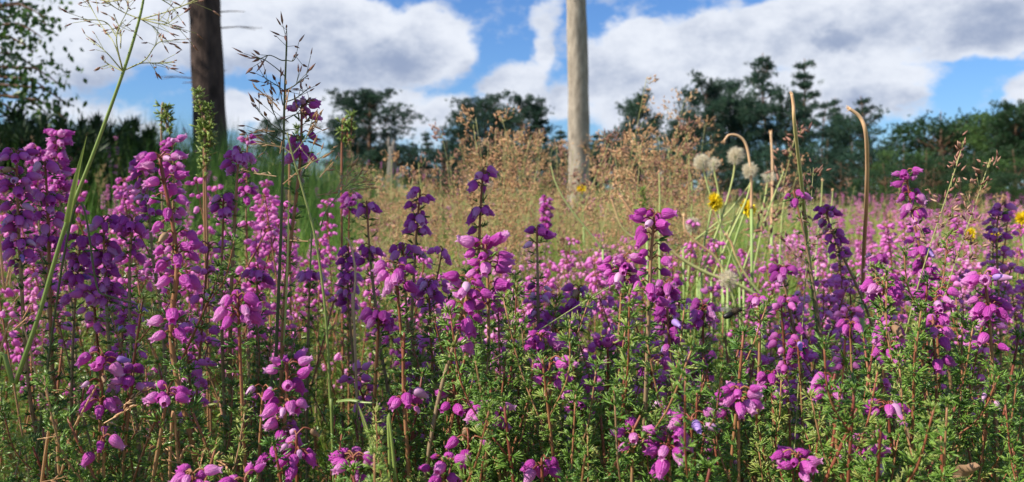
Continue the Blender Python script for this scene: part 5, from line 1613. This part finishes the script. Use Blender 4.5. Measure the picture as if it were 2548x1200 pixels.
stalk([(2058, 1000, .52), (2032, 800, .50), (2008, 600, .46), (1996, 470, .425), (1985, 380, .41), (1976, 300, .40), (1974, 260, .40), (1970, 234, .40)], .405, .0011, .0007, 'straight tan tipped green stalk standing before the tall pines', .05, .85, 'tip')
stalk([(2146, 740, .56), (2150, 620, .50), (2156, 500, .45), (2158, 400, .43), (2154, 330, .42), (2140, 292, .42), (2112, 270, .42)], .425, .0012, .0008, 'tan stalk nodding over at the top beside the brown grass heads', .75, .9, 'tip')
stalk([(1870, 520), (1868, 430), (1858, 365), (1840, 340), (1815, 336), (1802, 350)], .82, .0014, .0010, 'hooked golden dry stalk curling over the highest seed head', .8, .95, 'tip')
stalk([(1920, 560), (1922, 480), (1922, 400), (1918, 330)], 1.2, .0022, .0016, 'faint brown upright stalk below the tallest pine', .85, .95)
stalk([(1900, 745), (1840, 710), (1760, 680), (1690, 640), (1640, 590), (1580, 540), (1548, 492)], .80, .0018, .0012, 'long bent yellow stalk sweeping down towards the crossing point', .35, .75, 'tip')
stalk([(1810, 690), (1780, 640), (1730, 600), (1705, 570), (1702, 540)], .80, .0012, .0009, 'bent tan stalk under the cream seed head', .5, .85, 'tip')
stalk([(1895, 735), (1860, 690), (1832, 640), (1820, 605), (1808, 588)], .79, .0012, .0009, 'short bent yellow stalk curling near the crossing point', .35, .8, 'tip')
stalk([(1610, 600), (1570, 588), (1545, 560), (1530, 520), (1522, 496)], .84, .0012, .0009, 'thin bent stalk with a dark withered head below the pale trunk', .4, .7, 'dark')
for i, (pts, lab) in enumerate([([(1500, 620), (1420, 520), (1385, 460), (1370, 410)], 'leaning green stalk left of the pale trunk foot'), ([(1640, 560), (1642, 500), (1640, 430)], 'upright green stalk among tan grass with a narrow bud'),
                                ([(1740, 700), (1820, 560), (1850, 500)], 'slanting green stalk crossing under the yellow flowers'), ([(1700, 620), (1800, 540), (1870, 455)], 'slanting yellow green stalk crossing the seed head stems'),
                                ([(1870, 700), (1900, 560), (1945, 440), (1950, 425)], 'green pointed stalk between the seed heads and straight tan stalk'), ([(1940, 640), (1946, 540), (1955, 480)], 'narrow pale bud stalk close to the straight tan stalk'),
                                ([(2062, 640), (2068, 540), (2072, 475)], 'pale green pointed stalk right of the straight tan stalk'), ([(2030, 640), (2042, 520), (2046, 450)], 'thin green stalk hugging the straight tan stalk'),
                                ([(1720, 560), (1722, 480), (1716, 420)], 'tan upright stalk left of the squat seed head'), ([(1660, 640), (1800, 560), (1960, 500)], 'low slanting green stalk under the seed heads')]):
    stalk(pts, .8 + .03 * i, .0010, .0006, lab, .2, .5, None)

# ------------------------------------------------------------------ the bee


def bee(c, fwd, label):
    root = tag(empty('bee', tuple(c)), label, 'bee')
    z = unit(np.array(fwd, float)); up = np.array([0, 0, 1.0]); s = unit(np.cross(z, up)); u = np.cross(s, z)
    root.scale = (.68, .68, .68)
    def ell(g, ctr, rx, rl, mat, tint=.4, rz=None):
        n, m = 12, 8; V = []; F = []
        for i in range(m + 1):
            a = PI * i / m
            for j in range(n):
                th = 2 * PI * j / n
                V.append(ctr + z * math.cos(a) * rl + (s * math.cos(th) * rx + u * math.sin(th) * (rz or rx)) * max(.02, math.sin(a)))
        for i in range(m):
            for j in range(n): F.append((i * n + j, (i + 1) * n + j, (i + 1) * n + (j + 1) % n, i * n + (j + 1) % n))
        g.inst(Tpl(V, F), np.eye(4)[None], mat, tint); return np.array(V)
    g = G(); Va = ell(g, -z * .0042 - u * .0006, .0022, .0042, 0); obj('abdomen', g.build('abdomen', ['bee_black']), root)
    g = G(); Vt = ell(g, z * .0012, .0023, .0027, 0)
    d = unit(Vt - z * .0012); g.inst(DIA, frames(np.repeat(Vt, 4, 0), unit(np.repeat(d, 4, 0) + RNG.normal(0, .4, (len(Vt) * 4, 3))), .0012, None, .00018), 0, .5)
    obj('thorax', g.build('thorax', ['bee_fur']), root)
    g = G(); ell(g, z * .0046 - u * .0005, .0016, .0013, 0); obj('head', g.build('head', ['bee_black']), root)
    for sd in (-1, 1):
        g = G(); w = [np.array(u * .0018 + s * sd * .001), u * .0048 + s * sd * .0022 - z * .002, u * .0052 + s * sd * .0035 - z * .0065, u * .003 + s * sd * .003 - z * .0075, u * .0016 + s * sd * .0015 - z * .003]
        g.inst(Tpl(w, [(0, 1, 2, 3, 4)]), np.eye(4)[None], 0, .5); obj('wing', g.build('wing', ['bee_wing'], False), root)
        for q, f in ((.003, .5), (.001, 0), (-.001, -.6)):
            g = G(); a = z * q - u * .0015 + s * sd * .001
            g.tube([a, a + s * sd * .002 - u * .001 + z * f * .001, a + s * sd * .0025 - u * .0042 + z * f * .004], [.0003, .00025, .00015], 4, 0, .4)
            obj('leg', g.build('leg', ['bee_black']), root)


bee(P(1826, 776, .40), (.9, .15, .38), 'dark furry bee perched on a pink heather bell')
root = None
gD = G()
# withered leaf caught in the heather at the bottom corner
o = P(2408, 1186, .275)
r = tag(empty('dead_leaf', tuple(o)), 'brown withered leaf caught in heather at the bottom edge', 'leaf')
g = G(); V, F = [], []
for i in range(9):
    for j in range(7):
        u, v = i / 8.0, j / 6.0 * 2 - 1
        w = .0032 * math.sin(PI * min(1, u * .92 + .06)) * (1 + .12 * math.sin(i * 5.1 + j))
        V.append((v * w, .0022 * v * v + .0012 * math.sin(u * 5) + .0003 * math.sin(i * 3 + j * 4), u * .009 - .004))
for i in range(8):
    for j in range(6): F.append((i * 7 + j, i * 7 + j + 1, i * 7 + j + 8, i * 7 + j + 7))
g.inst(Tpl(V, F), np.array(Euler((.3, .5, .4)).to_matrix().to_4x4())[None], 0, .3)
obj('leaf_blade', g.build('leaf_blade', ['petal_dry']), r)
